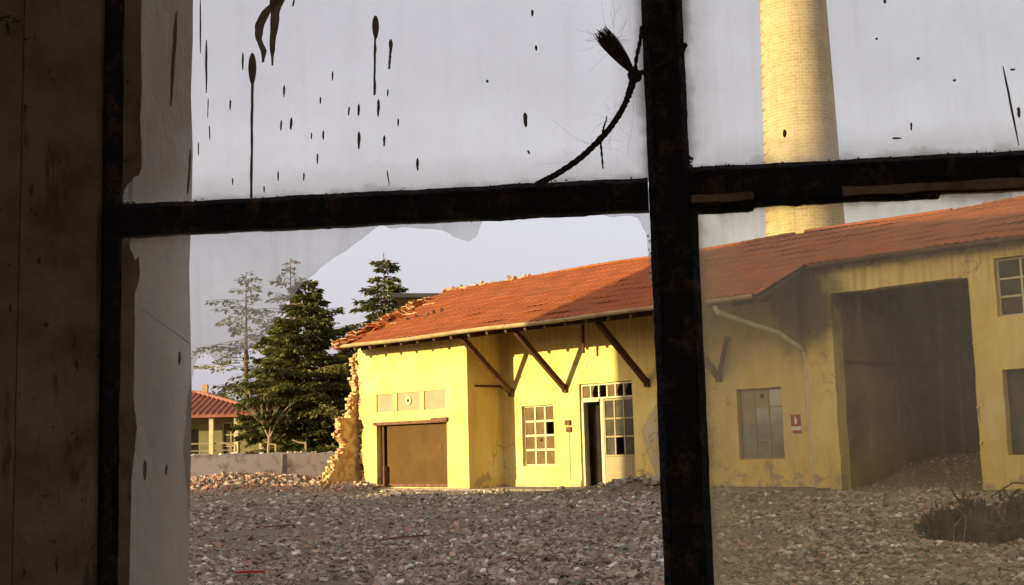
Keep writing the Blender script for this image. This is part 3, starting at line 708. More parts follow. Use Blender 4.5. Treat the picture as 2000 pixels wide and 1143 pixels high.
# roof covering: pantiles as real corrugated courses
def roof_sheet(name, u0f, u1, v0, v1, m, parent):
    mb = MB(); TW, RH = 0.19, 0.37
    nv = int(round((v1 - v0) / RH)); RHH = (v1 - v0) / nv
    for r in range(nv):
        va = v0 + r * RHH; vb = va + RHH
        us = u0f(va + RHH / 2); nU = int((u1 - us) / 0.0475)
        base = len(mb.v)
        for i in range(nU + 1):
            u = us + (u1 - us) * i / nU
            ph = (u / TW) % 1.0; c = 0.04 * (abs(math.sin(math.pi * ph)) ** 0.8)
            sg = 0.05 * math.sin(u * 0.45 + 1) * math.sin(math.pi * (va - v0) / (v1 - v0)) + 0.018 * hnoise(u * 1.5, va * 2, 5)
            j = 0.004 * math.sin(math.floor(u / TW) * 12.9898 + r * 78.2)
            mb.v.append((u, va - 0.02 + j, rz(va) + c + 0.021 + sg)); mb.v.append((u, vb, rz(vb) + c * 0.95 + 0.012 + sg)); mb.v.append((u, va - 0.02 + j, rz(va) + c + 0.006 + sg))
        for i in range(nU):
            a = base + i * 3; b = a + 3
            mb.f.append((a, b, b + 1, a + 1)); mb.f.append((a + 2, b + 2, b, a))
    return mb.build(name, m, parent, smooth=False, fix=False)
def rake(v): return -4.28 + 0.10 * math.sin(v * 9) + (0.55 if v < -0.3 else 0.0) * 0 + 0.05 * math.sin(v * 23)
def rake_t(v):
    return rake(v) + max(0.0, 0.9 - 0.33 * (v + 0.9)) * (0.55 + 0.45 * math.sin(v * 7.0))
roof_a = roof_sheet('roof', rake_t, 9.22, -0.9, RV, 'tile', BR)
roof_sheet('roof_tiles_upper', lambda v: 9.22, 24.2, 0.62, RV, 'tile', BR).name = 'roof'
# rear slope
mb = MB(); mb.add([(-4.3, RV, RZ + .03), (24.2, RV, RZ + .03), (24.2, 6.2, RZ - SL * 3.0), (-4.3, 6.2, RZ - SL * 3.0), (-4.3, RV, RZ - .05), (24.2, RV, RZ - .05), (24.2, 6.2, RZ - SL * 3.0 - .08), (-4.3, 6.2, RZ - SL * 3.0 - .08)],
    [(0, 1, 2, 3), (4, 5, 6, 7), (0, 1, 5, 4), (1, 2, 6, 5), (2, 3, 7, 6), (3, 0, 4, 7)]); mb.build('rear_roof', 'tile', BR)
# boards under the tiles
def deck(u0, u1, v0, v1, name='roof_boards'):
    mb = MB(); t0, t1 = -0.035, -0.075
    n = max(2, int((u1 - u0) / 0.5)); 
    mb.add([(u0, v0, rz(v0) + t0), (u1, v0, rz(v0) + t0), (u1, v1, rz(v1) + t0), (u0, v1, rz(v1) + t0), (u0, v0, rz(v0) + t1), (u1, v0, rz(v0) + t1), (u1, v1, rz(v1) + t1), (u0, v1, rz(v1) + t1)],
        [(0, 1, 2, 3), (4, 5, 6, 7), (0, 1, 5, 4), (1, 2, 6, 5), (2, 3, 7, 6), (3, 0, 4, 7)])
    return mb.build(name, 'deck', BR)
deck(-4.25, 9.2, -0.84, RV - .01); deck(9.2, 24.1, 0.66, RV - .01)
mb = MB()                                   # rafters
u = -4.0
while u < 9.1:
    mb = MB(); mb.bar((u, -0.82, rz(-0.82) - 0.125), (u, 1.3, rz(1.3) - 0.125), 0.07, 0.09, (0, 0, 1)); mb.build('rafter', 'deck', BR); u += 0.62
u = 9.35
while u < 24:
    mb = MB(); mb.bar((u, 0.68, rz(0.68) - 0.125), (u, 1.0, rz(1.0) - 0.125), 0.07, 0.09, (0, 0, 1)); mb.build('rafter', 'deck', BR); u += 0.62
mb = MB(); mb.box(-3.6, 9.15, -0.45, -0.35, rz(-.4) - 0.31, rz(-.4) - 0.175); mb.build('purlin', 'darkwood', BR)
# gutter board along the eave, a half-round trough
def gutter(u0, u1, v, z, m='gutter'):
    mb = MB(); z += 0.0; prof = [(v - 0.075, z + 0.035), (v - 0.085, z), (v - 0.075, z - 0.03), (v - 0.045, z - 0.05), (v, z - 0.05), (v + 0.015, z - 0.02), (v, z - 0.035), (v - 0.045, z - 0.035), (v - 0.065, z - 0.02), (v - 0.07, z), (v - 0.063, z + 0.035)]
    n = int((u1 - u0) / 0.9)
    for i in range(n):
        a = u0 + (u1 - u0) * i / n; b = u0 + (u1 - u0) * (i + 1) / n
        dz0 = 0.012 * math.sin(a * 1.3); dz1 = 0.012 * math.sin(b * 1.3); k = len(prof)
        mb.add([(a, p, q + dz0) for p, q in prof] + [(b, p, q + dz1) for p, q in prof], [(j, (j + 1) % k, k + (j + 1) % k, k + j) for j in range(k)])
    return mb.build('gutter', m, BR)
gutter(-3.9, 9.05, -0.88, rz(-0.9) - 0.0)
gutter(9.35, 24.1, 0.64, rz(0.62) - 0.01, 'darkwood')
# ridge tiles, gone over the left end
mb = MB(); u = -1.1; 
while u < 24:
    if rg.random() > 0.06:
        a = []
        for e_, k in ((0, 1.0), (0.36, 0.9)):
            for q in range(7):
                th = math.pi * q / 6; a.append((u + e_, RV + 0.11 * k * math.cos(th), RZ + 0.0 + 0.075 * k * math.sin(th) + 0.02 * math.sin(u)))
        mb.add(a, [(q, q + 1, q + 8, q + 7) for q in range(6)] + [tuple(range(7)), tuple(range(7, 14))])
    u += 0.34
mb.build('ridge_tiles', 'tile', BR)
# broken tiles and lath at the left end
mb = MB(); pb = MB()
for i in range(110):
    v = rg.uniform(-0.95, 2.4); w_ = max(0.10, 0.9 - 0.33 * (v + 0.9))
    u = -4.35 + abs(rg.gauss(0, 0.42)) * (0.4 + w_); z = rz(v) + rg.uniform(0.0, 0.09)
    rot = Matrix.Rotation(rg.uniform(-0.6, 0.6), 3, 'X') @ Matrix.Rotation(rg.uniform(-0.5, 0.5), 3, 'Y') @ Matrix.Rotation(rg.uniform(-0.8, 0.8), 3, 'Z')
    (mb if rg.random() < 0.75 else pb).box(u - .09, u + .09, v - .16, v + .16, z - .012, z + .012, rot)
for k in range(5):
    v = -0.8 + k * 0.7; pb.bar((-4.45 + rg.uniform(-.1, .1), v, rz(v) + .0), (-3.3, v + rg.uniform(-.05, .05), rz(v) + 0.0), 0.06, 0.04)
mb.build('broken_tiles', 'tile', BR); pb.build('loose_tiles', 'tilepale', BR)
mb = MB()                                   # ragged mortar and slipped tiles on the ridge's bare stretch
for i in range(40):
    u = -4.3 + 3.4 * (i + rg.random()) / 40; mb.chunk((u, RV + rg.uniform(-.08, .05), RZ + rg.uniform(-.04, .03)), rg.uniform(.04, .07), rg, (2.2, 1, .6))
mb.build('ridge_mortar', 'tilepale', BR)
for (u, v) in ((-2.7, 0.75), (-2.35, 0.8), (-2.15, 0.85), (-1.95, 0.95), (-2.9, 0.62)):
    mb = MB(); mb.chunk((u, v, rz(v) + 0.05), 0.055, rg, (1.8, 0.8, 0.6)); mb.build('slipped_tile', 'dark', BR)

# struts from the wall up to the eave purlin
for u in (0.34, 2.16, 4.68, 6.65):
    mb = MB(); mb.bar((u, 1.16, 2.36), (u + 0.0, -0.44, 3.64), 0.10, 0.12); mb.box(u - .07, u + .07, 1.13, 1.197, 2.26, 2.44)
    mb.build('strut', 'darkwood', BR)
mb = MB(); mb.bar((6.70, 1.12, 2.40), (6.95, 1.12, 3.2), 0.07, 0.07); mb.build('brace', 'darkwood', BR)
mb = MB(); mb.bar((3.1, 0.85, 4.2), (3.08, 0.85, 3.12), 0.05, 0.05); mb.build('hanging_batten', 'darkwood', BR)
mb = MB(); mb.bar((-0.0, 0.25, 2.52), (-0.0, 1.17, 2.52), 0.06, 0.05); mb.build('wall_batten', 'darkwood', BR)
# dangling bits under the eave
for u in (1.0, 3.9, 4.4, 5.3):
    mb = MB(); mb.chunk((u, 0.1, rz(0.1) - 0.2), 0.05, rg, (1.5, .5, 1)); mb.build('loose_lath', 'darkwood', BR)
# drainpipe
mb = MB(); mb.tube([(8.1, -0.86, 3.62), (8.12, -0.8, 3.50), (8.68, 0.45, 3.10), (8.86, 1.05, 2.76), (8.87, 1.12, 2.55), (8.88, 1.12, 1.2), (8.88, 1.12, 0.04)], 0.05, 10)
for z in (2.5, 1.55, 0.5): mb.tube([(8.876, 1.12, z), (8.876, 1.12, z + 0.05)], 0.062, 10)
mb.build('drainpipe', 'pipe', BR, smooth=False)
mb = MB(); mb.box(0.002, 2.57, 1.175, 1.198, 0.036, 0.20); mb.box(4.23, 9.0, 1.175, 1.198, 0.036, 0.20); mb.build('plinth', 'plaster', BR)

# scraps lying in the yard
for i, (x, y, L, w, a, m, nm, lb) in enumerate(((-2.05, 9.9, .22, .035, .15, 'red', 'broken_board', 'short red painted board scrap on the rubble at the lower left'),
    (-1.15, 13.0, .42, .05, .3, 'rust', 'broken_board', 'brown board scrap on the rubble in front of the recessed wall'),
    (1.45, 12.4, .5, .03, -.5, 'wood', 'lath', 'pale wooden lath lying on the rubble just left of the central mullion'),
    (-3.1, 16.5, .6, .03, .8, 'rust', 'reinforcing_rod', 'thin rusty rod lying on the smooth sandy patch'),
    (3.0, 15.0, .7, .06, .2, 'wood', 'broken_board', 'weathered board lying on the rubble in front of the open bay'))):
    z = gh(x, y) + .045; p = Vector((x - L / 2 * math.cos(a), y - L / 2 * math.sin(a), z)); q = Vector((x + L / 2 * math.cos(a), y + L / 2 * math.sin(a), z + .03 * math.sin(i * 2.1)))
    mb = MB(); mb.bar(p, p.lerp(q, .6) + Vector((0, 0, .004)), w, .018); mb.bar(p.lerp(q, .59), q, w * .8, .017)
    tag(mb.build(nm, m), lb, {'lath': 'lath', 'reinforcing_rod': 'rod'}.get(nm, 'board'))

# ------------------------------------------------------------------ chimney
CH = empty('chimney', (10.78, 46.0, 0)); tag(CH, 'tall round tapering brick chimney rising behind the tiled roof', 'chimney')
mb = MB(); zs = [i * 0.8 for i in range(41)]
mb.tube([(0, 0, z) for z in zs], [1.62 - 0.0236 * z for z in zs], 40)
o = mb.build('shaft', 'brick', CH, smooth=True)
mb = MB()
mb.tube([(0, 0, 32.0), (0, 0, 32.3), (0, 0, 32.9), (0, 0, 33.2)], [0.95, 1.1, 1.1, 1.0], 40); mb.build('cap', 'brick', CH)
z = 6.0; rg = random.Random(8)
while z < 31:                                # climbing irons
    r = 1.62 - 0.0236 * z; a = math.pi + 0.12; c, s_ = math.cos(a), math.sin(a)
    p = lambda q, w: (c * (r + q) - s_ * w, s_ * (r + q) + c * w, z)
    mb = MB(); mb.tube([p(-0.02, -0.13), p(0.08, -0.13), p(0.08, 0.13), p(-0.02, 0.13)], 0.014, 5); z += 0.42; mb.build('climbing_iron', 'brick', CH)
for z in (10.5, 14.2, 17.9, 21.6, 25.3, 29.0):
    r = 1.62 - 0.0236 * z; mb = MB(); mb.tube([(0, 0, z), (0, 0, z + 0.07)], [r + 0.005, r + 0.005], 40); mb.build('iron_band', 'brick', CH)

# ------------------------------------------------------------------ trees
def finish(V, F, T, name, m, parent):
    b = MB(); b.v = V; b.f = F
    return b.build(name, m, parent, tint=T, fix=False)
def conifer(name, loc, h, rad, label, seed, dens=1.0, z0=0.12, group=None, lean=0.0, ragged=0.25, bare=0.0):
    g = random.Random(seed); root = empty(name, loc); tag(root, label, 'tree', group)
    tr = MB(); pts = [(lean * (i / 10) ** 2, 0.02 * math.sin(i), h * i / 10) for i in range(11)]
    tr.tube(pts, [max(0.015, 0.024 * h * (1 - i / 10.2)) for i in range(11)], 8); tr.build('trunk', 'bark', root)
    lb = MB(); V = []; F = []; T = []
    z = h * z0
    while z < h * 0.985:
        t = (z / h - z0) / (1 - z0)
        R_ = rad * (1 - t) ** 0.72 + 0.03 * h * 0.2
        nb = 5 + int(3 * (1 - t))
        a0 = g.uniform(0, 6.28); topf = g.uniform(0.8, 1.15)
        for k in range(nb):
            a = a0 + 6.283 * k / nb + g.uniform(-0.35, 0.35)
            L = R_ * g.uniform(1 - ragged * 1.6, 1 + ragged) * topf
            if g.random() < 0.08: L *= 0.5
            up = g.uniform(0.05, 0.35) * (0.5 + t); droop = g.uniform(0.15, 0.4) * (1 - 0.5 * t)
            zz = z + g.uniform(-0.12, 0.12) * (h / 5 if dens < 0.5 else 1)
            cxy = lean * (zz / h) ** 2
            P = []
            for i in range(6):
                q = i / 5; P.append(Vector((cxy + math.cos(a) * L * q, math.sin(a) * L * q, zz + L * (up * q - droop * q * q))))
            lb.tube(P, [0.028 * (1 - 0.85 * i / 5) * (h / 7) * (0.55 if dens < 0.5 else 1) for i in range(6)], 5, False)
            nn = int(max(8, 85 * L) * dens); tb = g.gauss(0.45, 0.16)
            side = Vector((-math.sin(a), math.cos(a), 0))
            for c in range(nn):
                q = g.uniform(0.12, 1.02) ** 0.8
                j = min(4, int(q * 5)); fr = min(1, q * 5 - j); b = P[j].lerp(P[j + 1], fr)
                w = L * 0.33 * math.sin(min(1, q * 1.1) * 2.9 + 0.15) + 0.04
                sd_ = g.uniform(-1, 1)
                b = b + side * sd_ * w + Vector((0, 0, -abs(sd_) * w * 0.3 - g.uniform(0, 0.10)))
                d = (Vector((math.cos(a), math.sin(a), 0)) * g.uniform(0.2, 1) + side * sd_ * g.uniform(.3, 1.1) + Vector((0, 0, g.uniform(-0.6, 0.15)))).normalized()
                ln = g.uniform(0.12, 0.26) * (0.7 + 0.045 * h); wd = ln * g.uniform(0.13, 0.26)
                x = d.cross(Vector((g.gauss(0, 1), g.gauss(0, 1), g.gauss(0, 1)))).normalized() * wd
                o_ = len(V); V.extend([tuple(b - x * .6), tuple(b + d * ln * .5 + x), tuple(b + d * ln), tuple(b + d * ln * .45 - x)])
                F.append((o_, o_ + 1, o_ + 2, o_ + 3)); T.append(min(1, max(0, g.gauss(tb, 0.15))))
        z += h * 0.030 * g.uniform(0.8, 1.3) / max(0.6, dens ** 0.3)
    lb.build('limbs', 'bark', root); finish(V, F, T, 'crown', 'needle', root)
    return root
conifer('conifer_tree', (-6.85, 42.0, 0), 6.8, 2.75, 'large dense dark conifer behind the low wall, left of the broken end of the building', 11, 1.7, 0.12, ragged=0.2)
conifer('conifer_tree', (-9.5, 51.0, 0), 6.3, 1.9, 'lower bushy conifer leaning out on the left flank of the large dark conifer', 12, 1.4, 0.16, ragged=0.3)
conifer('conifer_tree', (-5.35, 43.5, 0), 5.4, 1.7, 'shorter dark conifer between the large conifer and the broken corner of the building', 13, 1.5, 0.05)
conifer('conifer_tree', (-12.2, 58.0, 0), 9.4, 3.4, 'sparse pale conifer seen through the glass shard, leftmost of the two far tops', 14, 0.30, 0.3, ragged=0.75)
conifer('conifer_tree', (-10.5, 60.0, 0), 10.3, 3.0, 'thin pointed conifer top just above the large dark conifer, seen through the glass shard', 15, 0.32, 0.35, ragged=0.45)
conifer('conifer_tree', (-5.05, 50.0, 0), 8.85, 2.15, 'narrow sunlit conifer rising behind the left end of the tiled roof', 16, 0.95, 0.2, ragged=0.35)

def broadleaf(name, loc, h, rx, rz_, label, seed, n=6000, m='leaf', cat='tree', group=None, sz=(0.10, 0.2), clumps=26):
    g = random.Random(seed); root = empty(name, loc); tag(root, label, cat, group)
    tr = MB(); ch = h - rz_ * 1.0
    tr.tube([(0, 0, 0), (0.05, 0, ch * 0.5), (0, 0.05, ch)], [0.14, 0.10, 0.07], 7); tr.build('trunk', 'bark', root)
    C_ = []; lb = MB()
    for _ in range(clumps):
        a = g.uniform(0, 6.28); el = g.uniform(-0.6, 1.0); r = g.uniform(0.35, 0.95)
        c = Vector((math.cos(a) * rx * r * math.cos(el), math.sin(a) * rx * r * math.cos(el), ch + rz_ * 0.75 * math.sin(el) * r)); C_.append((c, g.uniform(0.2, 0.42) * rx * 0.8, g.gauss(0.5, 0.2)))
        lb.tube([(0, 0, ch * 0.75), tuple(c * 0.5 + Vector((0, 0, ch * 0.45))), tuple(c)], [0.05, 0.03, 0.012], 5, False)
    lb.build('limbs', 'bark', root); V = []; F = []; T = []
    for _ in range(n):
        c, r, tb = g.choice(C_); p = c + Vector((g.gauss(0, 1), g.gauss(0, 1), g.gauss(0, 0.7))) * r * 0.6
        d = Vector((g.gauss(0, 1), g.gauss(0, 1), g.gauss(0, 1))).normalized(); x = d.orthogonal().normalized(); ln = g.uniform(*sz); o_ = len(V)
        V.extend([tuple(p), tuple(p + d * ln * .5 + x * ln * .3), tuple(p + d * ln), tuple(p + d * ln * .5 - x * ln * .3)]); F.append((o_, o_ + 1, o_ + 2, o_ + 3)); T.append(min(1, max(0, g.gauss(tb, 0.15))))
    finish(V, F, T, 'crown', m, root); return root
broadleaf('round_tree', (-15.2, 62.0, 0), 4.6, 1.5, 1.6, 'small green tree behind the red roof at the left edge of the view', 21, 3500)
broadleaf('round_tree', (-12.9, 61.0, 0), 4.2, 2.3, 1.6, 'dark rounded tree behind the red-roofed house, right of its chimney', 22, 6000, sz=(0.12, 0.24))
broadleaf('round_tree', (-3.0, 58.0, 0), 4.5, 2.4, 1.8, 'dark tree hidden low behind the yellow building', 23, 3000)
for i, (x, y, h_) in enumerate(((-19.5, 66, 5.0), (-16.0, 70, 4.6), (-9.0, 68, 4.4), (-6.0, 66, 4.8), (-24, 62, 5.5))):
    broadleaf('round_tree', (x, y, 0), h_ - 0.6, 2.5, 2.0, ['broad green tree far left beyond the house', 'mid green tree directly behind the far house chimney', 'low green tree far behind the large conifer', 'low dark tree far behind the conifers near the yellow building', 'tall bushy tree at the far left end of the tree row'][i], 30 + i, 3000)

# bare forked sapling
SP = empty('sapling', (-7.72, 40.0, 0)); tag(SP, 'bare pale sapling forking in three beside the low wall, left of the large conifer', 'sapling')
mb = MB(); g = random.Random(4)
mb.tube([(0.05, 0, 0), (0.0, 0, 1.0), (0.03, 0, 1.55)], [0.06, 0.05, 0.045], 7); mb.build('trunk', 'twig', SP)
mb = MB()
def twig(p, d, L, r, k):
    q = p + d * L; m_ = p.lerp(q, 0.5) + Vector((g.uniform(-.03, .03), 0, 0)); mb.tube([p, m_, q], [r, r * .8, r * .6], 5, False)
    if k:
        for _ in range(2 + (g.random() < .5)): twig(p.lerp(q, g.uniform(.5, 1)), (d + Vector((g.uniform(-.6, .6), g.uniform(-.5, .5), g.uniform(-.1, .3)))).normalized(), L * .6, r * .55, k - 1)
for dx in (-0.42, 0.02, 0.45): twig(Vector((0.03, 0, 1.5)), Vector((dx, 0.05, 1)).normalized(), 0.75, 0.03, 3)
mb.build('limbs', 'twig', SP)

# ------------------------------------------------------------------ red-roofed house
HS = empty('small_house', (-12.9, 45.5, 0)); tag(HS, 'low green-walled house with red hipped tile roof behind the low wall at the left', 'house')
mb = MB(); wall(mb, -3.4, 3.7, 0, 2.6, 0.6, 0.85, [(-0.4, 0.5, 0.0, 2.05), (1.0, 1.5, 1.0, 2.0), (2.35, 2.95, 0.9, 2.2)]); mb.build('front_wall', 'greenwall', HS)
mb = MB(); mb.box(-3.4, -3.15, .85, 5, 0, 2.6); mb.box(3.45, 3.7, .85, 5, 0, 2.6); mb.box(-3.4, 3.7, 5, 5.25, 0, 2.6); mb.build('side_walls', 'greenwall', HS)
mb = MB()                                    # hip roof with corrugated slopes
x0, x1, y0, y1, ze, zr = -4.3, 4.15, -0.5, 6.0, 2.46, 3.38
hx0, hx1, hy = -1.0, 0.9, 2.75
mb.add([(x0, y0, ze), (x1, y0, ze), (x1, y1, ze), (x0, y1, ze), (hx0, hy, zr), (hx1, hy, zr), (x0, y0, ze - .1), (x1, y0, ze - .1), (x1, y1, ze - .1), (x0, y1, ze - .1)],
    [(0, 1, 5, 4), (1, 2, 5), (2, 3, 4, 5), (3, 0, 4), (0, 6, 7, 1), (1, 7, 8, 2), (2, 8, 9, 3), (3, 9, 6, 0), (6, 7, 8, 9)])
rf = mb.build('roof', 'oldtile', HS)
mb = MB()
k = 0
x = x0 + 0.1
while x < x1 - 0.1:                         # tile rolls down the front slope
    t = 1.0
    if x < hx0: t = (x - x0) / (hx0 - x0)
    if x > hx1: t = (x1 - x) / (x1 - hx1)
    if t > 0.05: mb.tube([(x, y0 - 0.02, ze + .02), (x, y0 + (hy - y0) * t, ze + (zr - ze) * t + .02)], 0.055, 6)
    x += 0.22
mb.tube([(x0, y0, ze + .03), (hx0, hy, zr + .03), (hx1, hy, zr + .03), (x1, y0, ze + .03)], 0.09, 8)
mb.build('tile_rolls', 'oldtile', rf)
mb = MB(); mb.box(0.95, 1.15, 3.3, 3.5, 3.0, 3.75); mb.build('chimney', 'tilepale', rf)
for x in (2.17, 3.05, 3.95, -0.6, -3.9):
    mb = MB(); mb.box(x - .075, x + .075, -0.35, -0.2, 0, ze - .1); mb.build('post', 'white', HS)
window(1.0, 1.5, 1.0, 2.0, 0.65, 2, 2, 'pane_dark', fm='dark', parent=HS); window(2.35, 2.95, .9, 2.2, .65, 2, 3, 'pane_dark', fm='white', parent=HS)
mb = MB(); mb.box(-0.36, 0.46, .68, .74, 0, 2.05); mb.build('door', 'dark', HS)
mb = MB(); mb.bar((1.3, -0.28, 1.45), (3.9, -0.28, 1.45), 0.05, 0.05); mb.bar((1.3, -0.28, 1.2), (3.9, -0.28, 1.2), 0.04, 0.04)
for i in range(8): mb.bar((1.4 + i * .35, -.28, 0), (1.4 + i * .35, -.28, 1.45), 0.035, 0.035)
mb.build('porch_rail', 'wood', HS)
mb = MB(); mb.chunk((3.1, -0.4, 2.2), 0.12, random.Random(1), (.5, .5, 1)); mb.build('lantern', 'white', HS)

# ------------------------------------------------------------------ low wall with railing stubs
LA = R(26.0); LO_ = Vector((-9.6, 36.8, 0))
LWL = empty('low_wall', LO_, LA); tag(LWL, 'long low stained concrete wall running from the left to the broken building', 'wall')
mb = MB(); g = random.Random(6)
xx = -4.2; top = []
while xx < 9.0: top.append((xx, 1.03 + g.uniform(-0.02, 0.035) - .004 * xx)); xx += g.uniform(0.2, 0.5)
top.append((9.0, 1.0))
mb.prism([(-4.2, 0), *top, (9.0, 0)], 'y', 0.0, 0.28)
for i in range(60): mb.chunk((g.uniform(-3, 6.5), g.uniform(0.02, .26), 1.03), g.uniform(.02, .05), g, (1.5, 1, .6))
mb.build('wall_body', 'wallconc', LWL)
for x0_ in (2.95, -0.1):
    mb = MB(); mb.box(x0_, x0_ + .15, -0.035, -0.002, 0.1, 0.99); mb.build('buttress', 'concrete', LWL)
for i, (x, w, hh) in enumerate(((1.60, -0.42, 0.31), (2.80, -0.32, 0.30), (3.72, -0.40, 0.33))):
    S = empty('railing_stub', (LO_.x + math.cos(LA) * x - .14 * math.sin(LA), LO_.y + math.sin(LA) * x + .14 * math.cos(LA), 1.03)); tag(S, ['bent pale railing stub on the low wall in front of the house, leftmost of three', 'bent pale railing stub on the low wall beside the bare sapling, middle of three', 'bent pale railing stub on the low wall under the large conifer, rightmost of three'][i], 'railing', 'bent railing stubs on the low wall')
    mb = MB(); mb.tube([(0, 0, -0.02), (0.005, 0, hh * .45), (0.0, 0, hh - .06)], 0.033, 7); mb.build('post', 'gutter', S)
    mb = MB(); mb.tube([(0.02, 0, hh - .06), (w * .5, 0, hh - .03), (w, 0, hh + .05)], [0.028, 0.024, 0.022], 7); mb.build('rail', 'gutter', S)

# flat-roofed shed behind the ridge
SH = empty('flat_roofed_shed', (-3.25, 45.0, 0)); tag(SH, 'tall narrow shed with dark overhanging flat roof behind the left part of the tiled roof', 'shed')
mb = MB(); wall(mb, -0.45, 1.1, 0, 6.35, 0.0, 0.2, [(0.2, 0.7, 4.4, 5.4)]); mb.box(-0.45, -0.25, .2, 2, 0, 6.35); mb.box(.9, 1.1, .2, 2, 0, 6.35); mb.box(-.45, 1.1, 2, 2.2, 0, 6.35); mb.build('wall', 'plaster', SH)
mb = MB(); mb.box(-0.95, 1.25, -0.5, 2.5, 6.355, 6.50, Matrix.Rotation(R(1.5), 3, 'Y')); mb.build('flat_roof', 'flatroof', SH)

# ------------------------------------------------------------------ weeds at the right
def bush(name, loc, rx, rh, n, label, seed):
    g = random.Random(seed); root = empty(name, loc); tag(root, label, 'weeds', 'dark weed clumps at the right')
    V = []; F = []; T = []; st_ = MB()
    for _ in range(70):
        a = g.uniform(0, 6.28); r = g.uniform(0, rx); e = Vector((math.cos(a) * r * 1.25, math.sin(a) * r, rh * (1 - (r / rx) ** 2 * .7) * g.uniform(.5, 1.1)))
        b0 = Vector((math.cos(a) * r * .7, math.sin(a) * r * .7, 0)); st_.tube([b0, b0.lerp(e, .6) + Vector((0, 0, .04)), e], [.006, .005, .003], 4, False)
        for _ in range(n // 70):
            p = b0.lerp(e, g.uniform(.15, 1)) + Vector((g.gauss(0, .04), g.gauss(0, .04), g.gauss(0, .03)))
            d = Vector((g.gauss(0, 1), g.gauss(0, 1), g.gauss(.2, .7))).normalized(); x = d.orthogonal().normalized(); ln = g.uniform(.03, .11); o_ = len(V)
            V.extend([tuple(p), tuple(p + d * ln * .5 + x * ln * .25), tuple(p + d * ln), tuple(p + d * ln * .5 - x * ln * .25)]); F.append((o_, o_ + 1, o_ + 2, o_ + 3)); T.append(g.random())
    dry = MB()
    for _ in range(26):
        a = g.uniform(0, 6.28); q = g.uniform(.2, 1.2) * rx; b = Vector((math.cos(a) * q, math.sin(a) * q, 0)); L_ = g.uniform(.15, .45) * rh / .3
        dry.tube([b, b + Vector((g.gauss(0, .04), 0, L_ * .6)), b + Vector((g.gauss(0, .1), g.gauss(0, .05), L_))], [.004, .003, .0015], 4, False)
    dry.build('dry_stalks', 'twig', root)
    st_.build('stems', 'bark', root); finish(V, F, T, 'foliage', 'weed', root)
bush('weed_clump', (4.28, 12.2, -0.02), 0.42, 0.32, 5600, 'dark tangled weed clump on the rubble with a stick poking out', 41)
bush('weed_clump', (4.95, 12.3, -0.02), 0.42, 0.40, 5600, 'taller dark weed clump at the right edge of the view', 42)
mb = MB(); g = random.Random(9)
mb.tube([(4.26, 12.25, 0.10), (4.18, 12.22, 0.31), (4.10, 12.2, 0.44)], [.013, .012, .009], 6)
tag(mb.build('stick', 'darkwood'), 'dark stick leaning out of the left weed clump', 'stick')
mb = MB(); mb.tube([(4.62, 12.6, .34), (4.8, 12.5, .47), (5.0, 12.4, .46), (5.2, 12.3, .5)], [.008] * 4, 5)
tag(mb.build('stick', 'darkwood'), 'thin arched twig over the right weed clump', 'stick')

# ------------------------------------------------------------------ tall hall on the left of the yard (outside the frame, its shade falls over the yard)
HA = empty('tall_hall', (-20.5, 16.5, 0)); tag(HA, 'tall plastered works hall closing the left side of the yard, beyond the frame', 'building')
hh_ = [(-8 + i * 4.0, -8 + i * 4.0 + 1.8, 2.0, 6.5) for i in range(-4, 2)]
mb = MB(); wall(mb, -30.2, 0.7, -0.2, 10.2, 2.1, 2.5, hh_, step=1.0, swap=True); wall(mb, -2.5, 2.1, -0.2, 10.2, 0.3, 0.7, [], step=1.0); wall(mb, -2.5, 2.1, -0.2, 10.2, -30.2, -29.8, [], step=1.0); wall(mb, -29.8, 0.3, -.2, 10.2, -2.5, -2.1, [], step=1.0, swap=True)
mb.build('wall', 'hallwall', HA)
mb = MB(); mb.box(-2.5, 2.52, -30.4, 0.72, 10.205, 10.42); mb.build('flat_roof', 'flatroof', HA)
for (a, b, c, d) in hh_:
    mb = MB(); mb.box(2.25, 2.3, a + .01, b - .01, c + .01, d - .01); mb.build('window', 'pane_dark', HA)
LS = empty('low_shade_block', (-16.0, 22.6, 0)); tag(LS, 'low unseen plastered block, added for its shade at the north end of the tall hall', 'shed')  # unseen block, added to shade the ground at the left of the yard
mb = MB(); wall(mb, -6.2, 6.2, -0.2, 2.0, 1.7, 2.0, [(-1.0, 0.2, 0.0, 1.7)], step=1.0, swap=True); wall(mb, -1.7, 1.7, -.2, 2.0, 5.9, 6.2, step=1.0); wall(mb, -6.2, 6.2, -.2, 2.0, -2.0, -1.7, step=1.0, swap=True); mb.build('wall', 'hallwall', LS)
mb = MB(); mb.prism([(-2.1, 2.005), (2.1, 2.005), (2.1, 2.08), (-2.1, 2.3)], 'y', -6.2, 6.3); mb.build('roof', 'oldtile', LS)
mb = MB(); mb.box(1.8, 1.85, -1.0, .2, 0, 1.7); mb.build('door', 'dark', LS)

